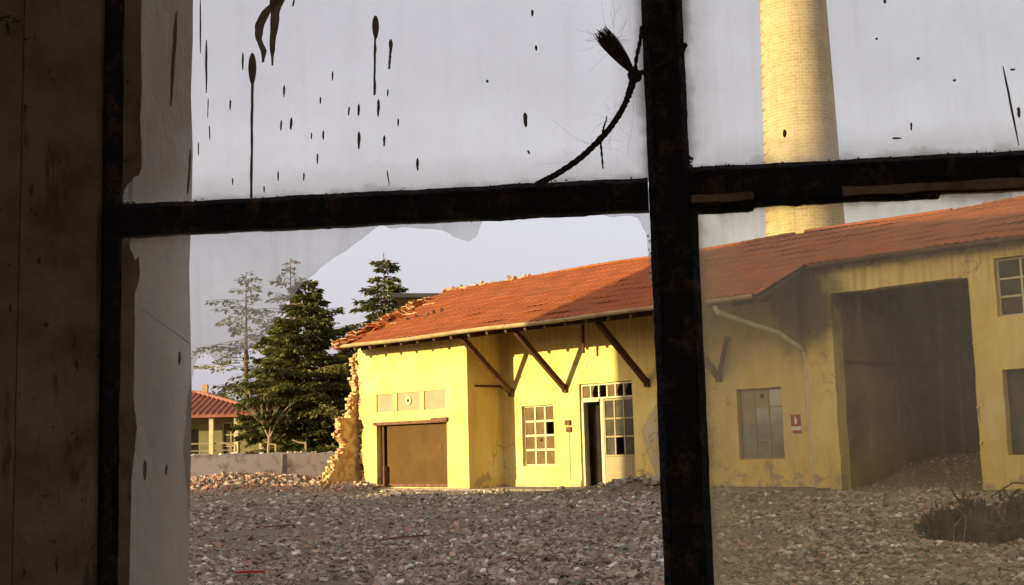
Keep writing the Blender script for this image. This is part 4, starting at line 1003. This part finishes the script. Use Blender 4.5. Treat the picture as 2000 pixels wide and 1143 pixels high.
# ------------------------------------------------------------------ the room the camera stands in
PWX, PWY, WA = 0.15568, 1.25, -R(7)
RM = empty('workshop_room', (PWX, PWY, 0), WA); tag(RM, 'dim plastered room round the viewer, its wall filling the left edge of the view', 'room')
ZB, ZT = 0.56, 1.98                      # window opening in the wall
XL, XR = -0.566, 0.97
mb = MB(); wall(mb, -3.5, 3.5, -0.9, 2.7, 0.022, 0.19, [(XL, XR, ZB, ZT)], step=0.07, jit=0.0022, seed=2); mb.build('window_wall', 'reveal', RM)
mb = MB(); wall(mb, -3.5, 3.5, -0.9, 2.7, -0.0275, 0.018, [(-0.6672, 1.07, ZB - .09, ZT + .09)], step=0.25, jit=0.0, seed=3); mb.build('inner_wall_lining', 'room', RM)
mb = MB(); mb.box(-3.5, -3.3, -4, -.03, -.9, 2.7); mb.box(3.3, 3.5, -4, -.03, -.9, 2.7); wall(mb, -3.5, 3.5, -.9, 2.7, -4.2, -4.0, [(-2.2, 1.8, 0.2, 2.4)], step=1.0); mb.build('room_walls', 'room', RM)  # unseen rear wall opening, added to let skylight onto the bars and board
mb = MB(); mb.box(-3.5, 3.5, -4.2, 0.18, 2.705, 2.9); mb.build('ceiling', 'room', RM)
mb = MB(); mb.box(-3.3, 3.3, -4.0, -0.03, -.88, -.8); mb.build('floor', 'concrete', RM)
mb = MB(); mb.box(XL + .0, XR, .03, .25, ZB - .03, ZB + .02); mb.build('window_sill', 'concrete', RM)

# ------------------------------------------------------------------ the steel window
WN = empty('steel_window', (PWX, PWY, 0), WA); tag(WN, 'old black-painted steel window with grimy and broken panes filling the foreground', 'window')
def rough_bar(name, x0, x1, z0, z1, y0, y1, m='black', amp=0.0012, seed=0, step=0.006, parent=WN, vert=None):
    """a bar with chipped, lumpy paint: both visible edges wander a little"""
    g = random.Random(seed); vert = (z1 - z0) > (x1 - x0) if vert is None else vert
    L = (z1 - z0) if vert else (x1 - x0); n = int(L / step); mb = MB()
    ph = [g.uniform(0, 6.28) for _ in range(6)]
    def w(t, k): return amp * (0.5 * math.sin(t * 31 + ph[k]) + 0.5 * math.sin(t * 83 + ph[k + 1])) + g.gauss(0, amp * 0.28) + (amp * g.uniform(0.5, 1.7) if g.random() < 0.035 else 0)
    for i in range(n + 1):
        t = L * i / n; a, b = w(t, 0), w(t, 2); c = (y1 - y0) * .22
        if vert: ring = [(x0 - a, y0 + c), (x0 - a + c, y0), (x1 + b - c, y0), (x1 + b, y0 + c), (x1 + b, y1), (x0 - a, y1)]; mb.v += [(p, q, z0 + t) for p, q in ring]
        else: ring = [(z0 - a, y0 + c), (z0 - a + c, y0), (z1 + b - c, y0), (z1 + b, y0 + c), (z1 + b, y1), (z0 - a, y1)]; mb.v += [(x0 + t, q, p) for p, q in ring]
        if i:
            o_ = (i - 1) * 6
            for k in range(6): mb.f.append((o_ + k, o_ + (k + 1) % 6, o_ + 6 + (k + 1) % 6, o_ + 6 + k))
    mb.f.append(tuple(range(6))); mb.f.append(tuple(n * 6 + k for k in range(6)))
    return mb.build(name, m, parent)
ZM0, ZM1 = 1.1345, 1.1665                # the visible cross bar
XM0, XM1 = -0.0165, 0.0245               # the visible upright
X2a, X2b = 0.475, 0.516
rough_bar('stile', -0.5915, -0.5670, ZB - .02, ZT + .02, -0.012, 0.014, seed=1, amp=0.0005)
rough_bar('stile', 0.955, 1.0, ZB - .02, ZT + .02, -0.012, 0.014, seed=2)
rough_bar('rail', -0.566, 0.955, ZT - .03, ZT + .02, -0.011, 0.013, seed=3)
rough_bar('rail', -0.566, 0.955, ZB - .02, ZB + .03, -0.011, 0.013, seed=4)
mu = rough_bar('mullion', XM0, XM1, ZM1 - .01, ZT - .03, -0.016, 0.012, seed=5, amp=0.0004)
mu2 = rough_bar('mullion', XM0, 0.0305, ZB + .03, ZM1 - .01, -0.0175, 0.0125, seed=6, amp=0.0004)
rough_bar('mullion', X2a, X2b, ZB + .03, ZT - .03, -0.016, 0.012, seed=7)
rough_bar('glazing_bar', -0.566, XM0 - 0.0005, ZM0 - .0005, ZM1, -0.0145, 0.011, seed=8, amp=0.0006)
rough_bar('glazing_bar', XM1 - 0.006, X2a, ZM0 + .003, 1.1742, -0.0140, 0.0105, seed=9, amp=0.0006)
rough_bar('glazing_bar', X2b, .955, ZM0, 1.170, -0.0140, 0.0105, seed=10)
rough_bar('glazing_bar', -0.566, XM0, 1.72, 1.752, -0.0145, 0.011, seed=11); rough_bar('glazing_bar', XM1, X2a, 1.72, 1.752, -0.0145, 0.011, seed=12); rough_bar('glazing_bar', X2b, .955, 1.72, 1.752, -0.0145, 0.011, seed=13)
# loose strip of putty hanging below the right cross bar
rough_bar('loose_bead', 0.03, 0.262, 1.1325, 1.1362, -0.010, 0.002, seed=14, amp=0.0010)
rough_bar('loose_bead', 0.03, 0.085, 1.1285, 1.1330, -0.009, 0.001, seed=15, amp=0.0010)
# dusty bead on the lower part of the right bar
rough_bar('bead', 0.17, 0.475, 1.1372, 1.1460, -0.0162, -0.0125, m='frameboard', seed=16, amp=0.0008)
rough_bar('bead', 0.0245, 0.085, 1.1372, 1.1450, -0.0165, -0.0125, m='frameboard', seed=17, amp=0.0008)
# stained timber board between stile and wall
FB = MB(); wall(FB, -0.667, -0.5835, ZB - .09, ZT + .09, -0.026, -0.0135, step=0.02, jit=0.0006, seed=21); FB.build('side_board', 'frameboard', WN)
FB = MB(); wall(FB, 1.001, 1.069, ZB - .09, ZT + .09, -0.026, 0.017, step=0.1, seed=22); FB.build('side_board', 'frameboard', WN)
FB = MB(); FB.box(-0.5925, 1.0, -0.026, 0.017, ZT + .021, ZT + .089); FB.box(-0.5925, 1.0, -0.026, 0.017, ZB - .089, ZB - .021); FB.build('side_board', 'frameboard', WN)
g = random.Random(77); mb = MB()
for (x, z, w, h) in [(-0.693, 1.37, .010, .004), (-0.686, 1.362, .003, .008), (-0.674, 1.366, .005, .002), (-0.70, 1.178, .008, .004), (-0.695, 1.168, .003, .008), (-0.664, 1.27, .002, .003), (-0.655, 1.185, .0015, .007), (-0.637, 1.20, .001, .002), (-0.606, 1.02, .002, .007), (-0.603, 1.0, .003, .005), (-0.605, .93, .002, .003), (-0.635, .868, .003, .002), (-0.62, .80, .0015, .010), (-0.655, .79, .002, .006), (-0.70, .80, .004, .004), (-0.675, 1.06, .002, .006)]:
    for q in range(4):
        cx, cz = x + g.gauss(0, w * .5), z + g.gauss(0, h * .5); k_ = g.uniform(.3, .8)
        pl = [(cx + w * k_ * math.cos(a) * g.uniform(.3, 1.2), cz + h * k_ * math.sin(a) * g.uniform(.3, 1.2)) for a in [k * 6.283 / 8 for k in range(8)]]
        yb = -0.0278 if x < -0.6685 else -0.0263
        mb.prism(pl, 'y', yb - 0.0001 - q * .00012, yb + .0006)
mb.build('paint_chips', 'dark', WN)

def pane(name, poly, m, y=-0.0015, t=0.003):
    mb = MB(); mb.prism(poly, 'y', y, y + t); return mb.build(name, m, WN)
def rect(a, b, c, d): return [(a, c), (b, c), (b, d), (a, d)]
PU = pane('pane', rect(-0.5665, XM0 + .001, ZM1 - .002, 1.721), 'glass_a')
PR = pane('pane', rect(XM1 - .001, X2a + .001, 1.172, 1.721), 'glass_r', y=-0.0012)
PL = pane('pane', rect(0.0295, X2a + .001, ZB + .029, 1.137), 'glass_b', y=-0.0010)
pane('pane', rect(X2b - .001, .956, ZM1, 1.721), 'glass_o'); pane('pane', rect(X2b - .001, .956, ZB + .029, ZM0 + .001), 'glass_o')
pane('pane', rect(-0.5665, XM0 + .001, 1.751, ZT - .029), 'glass_o'); pane('pane', rect(XM1 - .001, X2a + .001, 1.751, ZT - .029), 'glass_o'); pane('pane', rect(X2b - .001, .956, 1.751, ZT - .029), 'glass_o')
def jag(poly, amp, seed, n=3):
    g = random.Random(seed); out = []
    for i, p in enumerate(poly):
        q = poly[(i + 1) % len(poly)]; out.append(p)
        for k in range(1, n): out.append((p[0] + (q[0] - p[0]) * k / n + g.uniform(-amp, amp), p[1] + (q[1] - p[1]) * k / n + g.uniform(-amp, amp)))
    return out
SH1 = [(-0.5665, 1.1352), (-0.2895, 1.135), (-0.2987, 1.1286), (-0.3192, 1.1141), (-0.3463, 1.0973), (-0.368, 1.0808), (-0.3897, 1.0578), (-0.406, 1.0321), (-0.4223, 1.0159), (-0.4386, 1.007), (-0.4571, 0.996), (-0.4669, 1.0027), (-0.4751, 1.0083), (-0.4833, 1.0075), (-0.4877, 0.9971), (-0.4909, 0.9825), (-0.4951, 0.9616), (-0.4972, 0.9355), (-0.4992, 0.9096), (-0.4969, 0.8836), (-0.4935, 0.8578), (-0.4922, 0.8168), (-0.494, 0.7661), (-0.50, 0.70), (-0.51, ZB + .029), (-0.5665, ZB + .029)]
SH2 = [(-0.2949, 1.1353), (-0.1852, 1.1353), (-0.1874, 1.128), (-0.1919, 1.1167), (-0.1993, 1.1118), (-0.2103, 1.1154), (-0.2233, 1.1234), (-0.2365, 1.1267), (-0.2603, 1.1294), (-0.2816, 1.1294)]
SH3 = [(-0.072, 1.136), (-0.0158, 1.1353), (-0.0151, 1.0888), (-0.0168, 1.0581), (-0.0196, 1.0659), (-0.0197, 1.089), (-0.0208, 1.1122), (-0.0288, 1.1282), (-0.0404, 1.1308), (-0.0517, 1.1298), (-0.0619, 1.1324)]
SH4 = [(-0.01, 0.9642), (-0.0174, 0.9419), (-0.0333, 0.9174), (-0.0291, 0.8974), (-0.0166, 0.8625), (-0.0117, 0.8624), (-0.0076, 0.9641)]
S1 = pane('broken_pane', jag(SH1, 0.0006, 1), 'glass_c'); S1['label'] = 'jagged remains of the lower left pane'
pane('glass_shard', jag(SH2, 0.0006, 2), 'glass_c'); pane('glass_shard', jag(SH3, 0.0005, 3), 'glass_c'); pane('glass_shard', jag(SH4, 0.0004, 4), 'glass_c', y=-.001)
mb = MB()                                    # pale fractured edge
CRK = [(-0.5433, 1.056), (-0.5321, 1.0475), (-0.5099, 1.0318), (-0.4922, 1.0184)]
mb.tube([(x, -0.0018, z) for x, z in CRK], 0.0005, 4, False)
mb.build('crack', 'glassedge', S1)
# brown paint margins along the left of the two left panes
for nm, q, par in (('paint_margin', [(-0.5665, 1.40), (-0.5665, 1.72), (-0.547, 1.72), (-0.5475, 1.45), (-0.5480, 1.36), (-0.5465, 1.30), (-0.5482, 1.26), (-0.5462, 1.235), (-0.5460, 1.205), (-0.549, 1.198), (-0.555, 1.196), (-0.562, 1.188), (-0.5665, 1.178)], PU),
                   ('paint_margin', [(-0.5665, 1.128), (-0.5600, 1.128), (-0.5560, 1.118), (-0.5520, 1.108), (-0.5475, 1.112), (-0.5465, 1.095), (-0.5480, 1.085), (-0.5520, 1.07), (-0.5515, 1.03), (-0.5520, 0.97), (-0.5510, 0.955), (-0.5480, 0.935), (-0.5500, 0.91), (-0.5535, 0.88), (-0.5540, 0.82), (-0.5560, 0.70), (-0.5665, 0.70)], S1)):
    mb = MB(); mb.prism(jag(q, 0.0005, 5), 'y', -0.0026, -0.0017); mb.build(nm, 'frameboard', par)
# crusts of putty along the bars
g = random.Random(31); mb = MB()
def crust(x0, z0, x1, z1, n, s):
    for i in range(n):
        t = g.random(); mb.chunk((x0 + (x1 - x0) * t + g.gauss(0, .0008), -0.004, z0 + (z1 - z0) * t + g.gauss(0, .0008)), g.uniform(.3, 1) * s, g, (1.6, .7, .8))
crust(-0.56, 1.1675, -0.02, 1.1668, 90, .0009); crust(0.026, 1.1755, .345, 1.1745, 60, .0009)
crust(-0.28, 1.1335, -0.02, 1.1338, 40, .0009); crust(0.032, 1.1325, .10, 1.1315, 20, .0012); crust(0.0255, 1.176, 0.0258, 1.186, 12, .0016)
crust(-0.018, 1.12, -0.0175, 1.04, 16, .0009); crust(-0.566, 1.1685, -0.552, 1.168, 16, .0018)
mb.build('putty_crust', 'putty', WN)

# dried drips on the glass, each a raised blob
DR = [(-0.4824,1.3858,-0.4821,1.3262,0.0016),(-0.4757,1.3409,-0.4755,1.2829,0.0024),(-0.4924,1.2232,-0.4954,1.1759,0.0024),(-0.4357,1.3242,-0.4357,1.3049,0.002),(-0.3797,1.3785,-0.3812,1.3704,0.002),(-0.3388,1.2977,-0.3391,1.2878,0.0018),(-0.3908,1.2861,-0.3913,1.2734,0.0022),(-0.3519,1.271,-0.3522,1.2637,0.0016),(-0.4492,1.2738,-0.4496,1.2632,0.0018),(-0.3941,1.2489,-0.3946,1.2377,0.0018),(-0.3831,1.2507,-0.384,1.2382,0.0026),(-0.3619,1.2337,-0.3621,1.2264,0.0014),(-0.3492,1.2351,-0.3495,1.2253,0.002),(-0.3557,1.2114,-0.356,1.1999,0.0018),(-0.3977,1.1945,-0.3977,1.1845,0.0016),(-0.3701,1.1913,-0.3706,1.183,0.0016),(-0.3217,1.2587,-0.3222,1.2497,0.0018),(-0.3112,1.2612,-0.3118,1.2486,0.0026),(-0.2903,1.2647,-0.2912,1.2464,0.0029),(-0.2804,1.275,-0.2807,1.2673,0.0016),(-0.2698,1.243,-0.2704,1.2353,0.0018),(-0.3112,1.2319,-0.312,1.2131,0.0031),(-0.2846,1.2262,-0.2852,1.2148,0.0024),(-0.2507,1.2004,-0.2505,1.1874,0.0027),(-0.2826,1.1898,-0.2802,1.1731,0.0012),(-0.4467,1.1902,-0.4465,1.1828,0.0014),(-0.4128,1.18,-0.4128,1.1727,0.0016),(-0.4733,1.2774,-0.4739,1.2561,0.001),(-0.4721,1.2475,-0.4714,1.2326,0.0012),(-0.4839,1.2301,-0.4838,1.2164,0.0012),(-0.5094,1.3736,-0.5144,1.2712,0.0041),(-0.539,0.9007,-0.5393,0.8805,0.0036),(-0.516,0.896,-0.5165,0.8856,0.0026),(-0.5031,1.0108,-0.503,0.9971,0.0026),(-0.128,1.3496,-0.1282,1.3425,0.0026),(-0.1253,1.3114,-0.125,1.3059,0.0026),(-0.1384,1.2416,-0.1382,1.2266,0.0041),(-0.1368,1.2021,-0.1348,1.1982,0.002),(-0.177,1.2784,-0.1761,1.2751,0.0026),(0.2235,1.3355,0.2237,1.3312,0.0026),(0.1194,1.2091,0.1195,1.2013,0.0036),(0.2223,1.1944,0.231,1.1939,0.002),(0.3314,1.2603,0.3405,1.1805,0.002),(0.3432,1.2185,0.3425,1.2079,0.0031),(0.3378,1.2563,0.3426,1.256,0.002),(0.2412,1.2092,0.2407,1.201,0.002),(0.2517,1.2743,0.252,1.2717,0.0031),(0.2847,1.2499,0.2851,1.2478,0.0031),(0.2132,1.2967,0.2136,1.2946,0.0026)]
BLOB = [((-0.4253,1.323),(-0.4253,1.288),(-0.4265,1.1676)),((-0.2925,1.3545),(-0.2929,1.3291),(-0.2947,1.2694)),((-0.2766,1.328),(-0.2767,1.3159),(-0.2786,1.2963))]
BRN = [[(-0.3947,1.3796),(-0.4098,1.3677),(-0.4173,1.3531),(-0.4184,1.3381),(-0.4131,1.3249),(-0.4136,1.3121)],[(-0.3979,1.3798),(-0.4001,1.367),(-0.4012,1.352),(-0.4034,1.3328),(-0.4035,1.3082)]]
g = random.Random(12)
def drip(x0, z0, x1, z1, w, par, yb):
    n = 6; L = []; Rr = []
    dx, dz = x1 - x0, z1 - z0; ln = math.hypot(dx, dz); px, pz = -dz / ln, dx / ln
    for i in range(n + 1):
        t = i / n; k = w / 2 * (0.55 + 0.45 * math.sin(math.pi * min(1, .15 + t * .85)) + g.uniform(-.12, .12)) * (0.4 if i in (0,) else 0.75 if i == n else 1)
        cx = x0 + dx * t + px * g.gauss(0, w * .05); cz = z0 + dz * t
        L.append((cx - px * k, cz - pz * k)); Rr.append((cx + px * k, cz + pz * k))
    mb = MB(); mb.prism(L + Rr[::-1], 'y', yb - .0007, yb - .0001); return mb.build('paint_drip', 'drip', par)
for (a, b, c, d, w) in DR:
    par = PU if b > 1.167 and a < 0 else PR if b > 1.17 else S1
    drip(a, b, c, d, w, par, -0.0015 if par is not PR else -0.0012)
for i, (a, b, c) in enumerate(BLOB):
    w = (0.0088, 0.0074, 0.0044)[i]; hgt = a[1] - b[1]; cz = (a[1] + b[1]) / 2; pts_ = []
    for k in range(18):
        th = 6.283 * k / 18; sh = 1 + (0.25 * -math.sin(th) if math.sin(th) < 0 else 0)
        pts_.append((a[0] + w / 2 * math.cos(th) * (1 - 0.25 * max(0, -math.sin(th))), cz + hgt / 2 * math.sin(th) * 1.02))
    mb = MB(); mb.prism(pts_, 'y', -.0023, -.0016)
    n = 10; Lp = []; Rp = []
    for k in range(n + 1):
        t = k / n; x = b[0] + (c[0] - b[0]) * t + g.uniform(-.0003, .0003); z = b[1] + .002 + (c[1] - b[1] - .002) * t; ww = .0013 * g.uniform(.7, 1.15); Lp.append((x - ww, z)); Rp.append((x + ww, z))
    mb.prism(Lp + Rp[::-1], 'y', -.0024, -.00162); mb.build('paint_drip', 'drip', PU)
for P in BRN:
    P = [(P[0][0] + .006, P[0][1] + .03)] + P; n = len(P); Lp = []; Rp = []
    for k, (x, z) in enumerate(P):
        w = (.0070 * (1 - k / (n - 1)) ** .7 + .0011) * g.uniform(.75, 1.2); Lp.append((x - w, z)); Rp.append((x + w, z))
    mb = MB(); mb.prism(jag(Lp + Rp[::-1], .0005, n), 'y', -.0024, -.0016); mb.build('paint_smear', 'drip_thin', PU)

# ------------------------------------------------------------------ frayed cord tied round the mullion
CO = empty('frayed_cord', (PWX, PWY, 0), WA); tag(CO, 'dark frayed cord with a brushy tuft, tied round the central mullion above the cross bar', 'cord')
yc = -0.0185
def C3(P, y=yc): return [(x, y, z) for x, z in P]
CORD = [(-0.1250, 1.1620), (-0.1184, 1.1668), (-0.1059, 1.1729), (-0.0849, 1.1859), (-0.0691, 1.1991), (-0.0559, 1.212), (-0.0452, 1.2255), (-0.0359, 1.2407), (-0.0303, 1.2546), (-0.0257, 1.268)]
def spiral(mb, P, rad, strands=3, turns=9, n=60):
    P = [Vector(p) for p in P]; seg = len(P) - 1
    def at(t):
        q = t * seg; i = min(seg - 1, int(q)); f = q - i
        a, b, c, d = P[max(0, i - 1)], P[i], P[i + 1], P[min(seg, i + 2)]
        return 0.5 * ((2 * b) + (c - a) * f + (2 * a - 5 * b + 4 * c - d) * f * f + (3 * b - a - 3 * c + d) * f ** 3)
    for s_ in range(strands):
        pts = []; rr = []
        for i in range(n + 1):
            t = i / n; r = rad(t); d = (at(min(1, t + .02)) - at(max(0, t - .02))).normalized(); x = d.cross(Vector((0, 1, 0))).normalized(); y = d.cross(x)
            a = 6.283 * (s_ / strands + turns * t); pts.append(at(t) + (x * math.cos(a) + y * math.sin(a)) * r * .5); rr.append(r * .62)
        mb.tube(pts, rr, 6)
mb = MB(); spiral(mb, C3(CORD), lambda t: 0.0031 + 0.0016 * max(0, 1 - t * 8) + 0.0010 * sst(.75, 1, t)); mb.build('cord', 'cord', CO)
mb = MB(); LO = [(-0.0257, 1.266), (-0.0235, 1.2847), (-0.0195, 1.3004), (-0.0165, 1.3161)]
spiral(mb, C3(LO), lambda t: .0022, 2, 3, 24)
mb.tube([(-.0165, -.0185, 1.3161), (-.0172, -.010, 1.320), (-.0180, .012, 1.322), (-.0165, .018, 1.322), (.022, .0155, 1.31), (.0262, .010, 1.306), (.0262, -.012, 1.298), (.0235, -.0188, 1.290), (-.0100, -.0205, 1.272), (-.0257, -.0205, 1.268)], .0020, 7); mb.build('loop', 'cord', CO)
mb = MB(); g = random.Random(3)
for i in range(5): mb.tube([(-.0257 + .0055 * math.cos(i * 1.26 + k * .6), yc - .001 + .0045 * math.sin(k * .785 + i), .0065 * math.sin(i * 1.26 + k * .6) + 1.268) for k in range(9)], .0018, 6)
spiral(mb, C3([(-.030, 1.264), (-.0257, 1.268), (-.0195, 1.2715), (-.0155, 1.2700)]), lambda t: .0024, 2, 2, 16)
mb.build('knot', 'cord', CO)
mb = MB()
ax0 = Vector((-.0262, yc, 1.270)); ax1 = Vector((-.0565, yc - .002, 1.3135)); dv = (ax1 - ax0).normalized(); sx_ = dv.cross(Vector((0, 1, 0))).normalized()
for i in range(300):
    a = g.uniform(0, 6.283); r = math.sqrt(g.random()); o1 = sx_ * math.cos(a) * r + Vector((0, 1, 0)) * math.sin(a) * r * .6
    L_ = g.uniform(.78, 1.08); ln = (ax1 - ax0).length
    pts = [ax0 + o1 * .0018, ax0 + dv * ln * .4 * L_ + o1 * .0060, ax0 + dv * ln * .75 * L_ + o1 * .0085, ax0 + dv * ln * L_ + o1 * .0082 + Vector((g.gauss(0, .0012), 0, g.gauss(0, .0012)))]
    mb.tube(pts, [.0004, .00042, .0004, .00025], 4, False)
mb.build('tuft', 'cord', CO)
mb = MB(); spiral(mb, C3([(-.0635, 1.2080), (-0.0621, 1.2050), (-0.0615, 1.1950), (-0.0605, 1.1757)]), lambda t: .0019 - .0010 * t, 2, 4, 20); spiral(mb, C3([(-0.0595, 1.2100), (-0.0582, 1.2174), (-0.056, 1.2235), (-0.0548, 1.2290)]), lambda t: .0016 - .0011 * t, 2, 3, 16); mb.build('loose_end', 'cord', CO)
mb = MB()
def hair(p, d, L, curl, n=12, r=.0001):
    p = Vector(p); d = Vector(d).normalized(); pts = [p]
    for i in range(n):
        d = (d + Vector((g.gauss(0, curl), g.gauss(0, curl * .4), g.gauss(0, curl)))).normalized(); p = p + d * L / n; pts.append(p)
    mb.tube(pts, r, 3, False)
for i in range(16): hair(ax1 + sx_ * g.uniform(-.006, .006) - dv * g.uniform(0, .02), dv * g.uniform(-.2, 1) + sx_ * g.uniform(-1.2, 1.6), g.uniform(.012, .035), .12)
for i in range(7): hair(ax1 - dv * .006 + sx_ * .005, (1, 0, g.uniform(-.25, .15)), g.uniform(.02, .032), .06, r=.00012)
hair((-.045, yc, 1.318), (.3, 0, 1), .05, .16, r=.00012); hair((-.03, yc, 1.262), (-.6, 0, -1), .06, .08); hair((-.03, yc, 1.255), (.15, 0, -1), .07, .06); hair((-.045, yc, 1.24), (-.4, 0, -1), .05, .05)
for i in range(22):
    t = g.random(); k = min(8, int(t * 9)); p = CORD[k]; hair((p[0], yc, p[1]), (g.uniform(-1, 1), 0, g.uniform(-1, .6)), g.uniform(.006, .035), .12)
hair((-.068, yc, 1.20), (-1, 0, .15), .05, .14); hair((-.075, yc, 1.193), (-1, 0, -.5), .05, .05)
mb.build('loose_hairs', 'cord', CO)
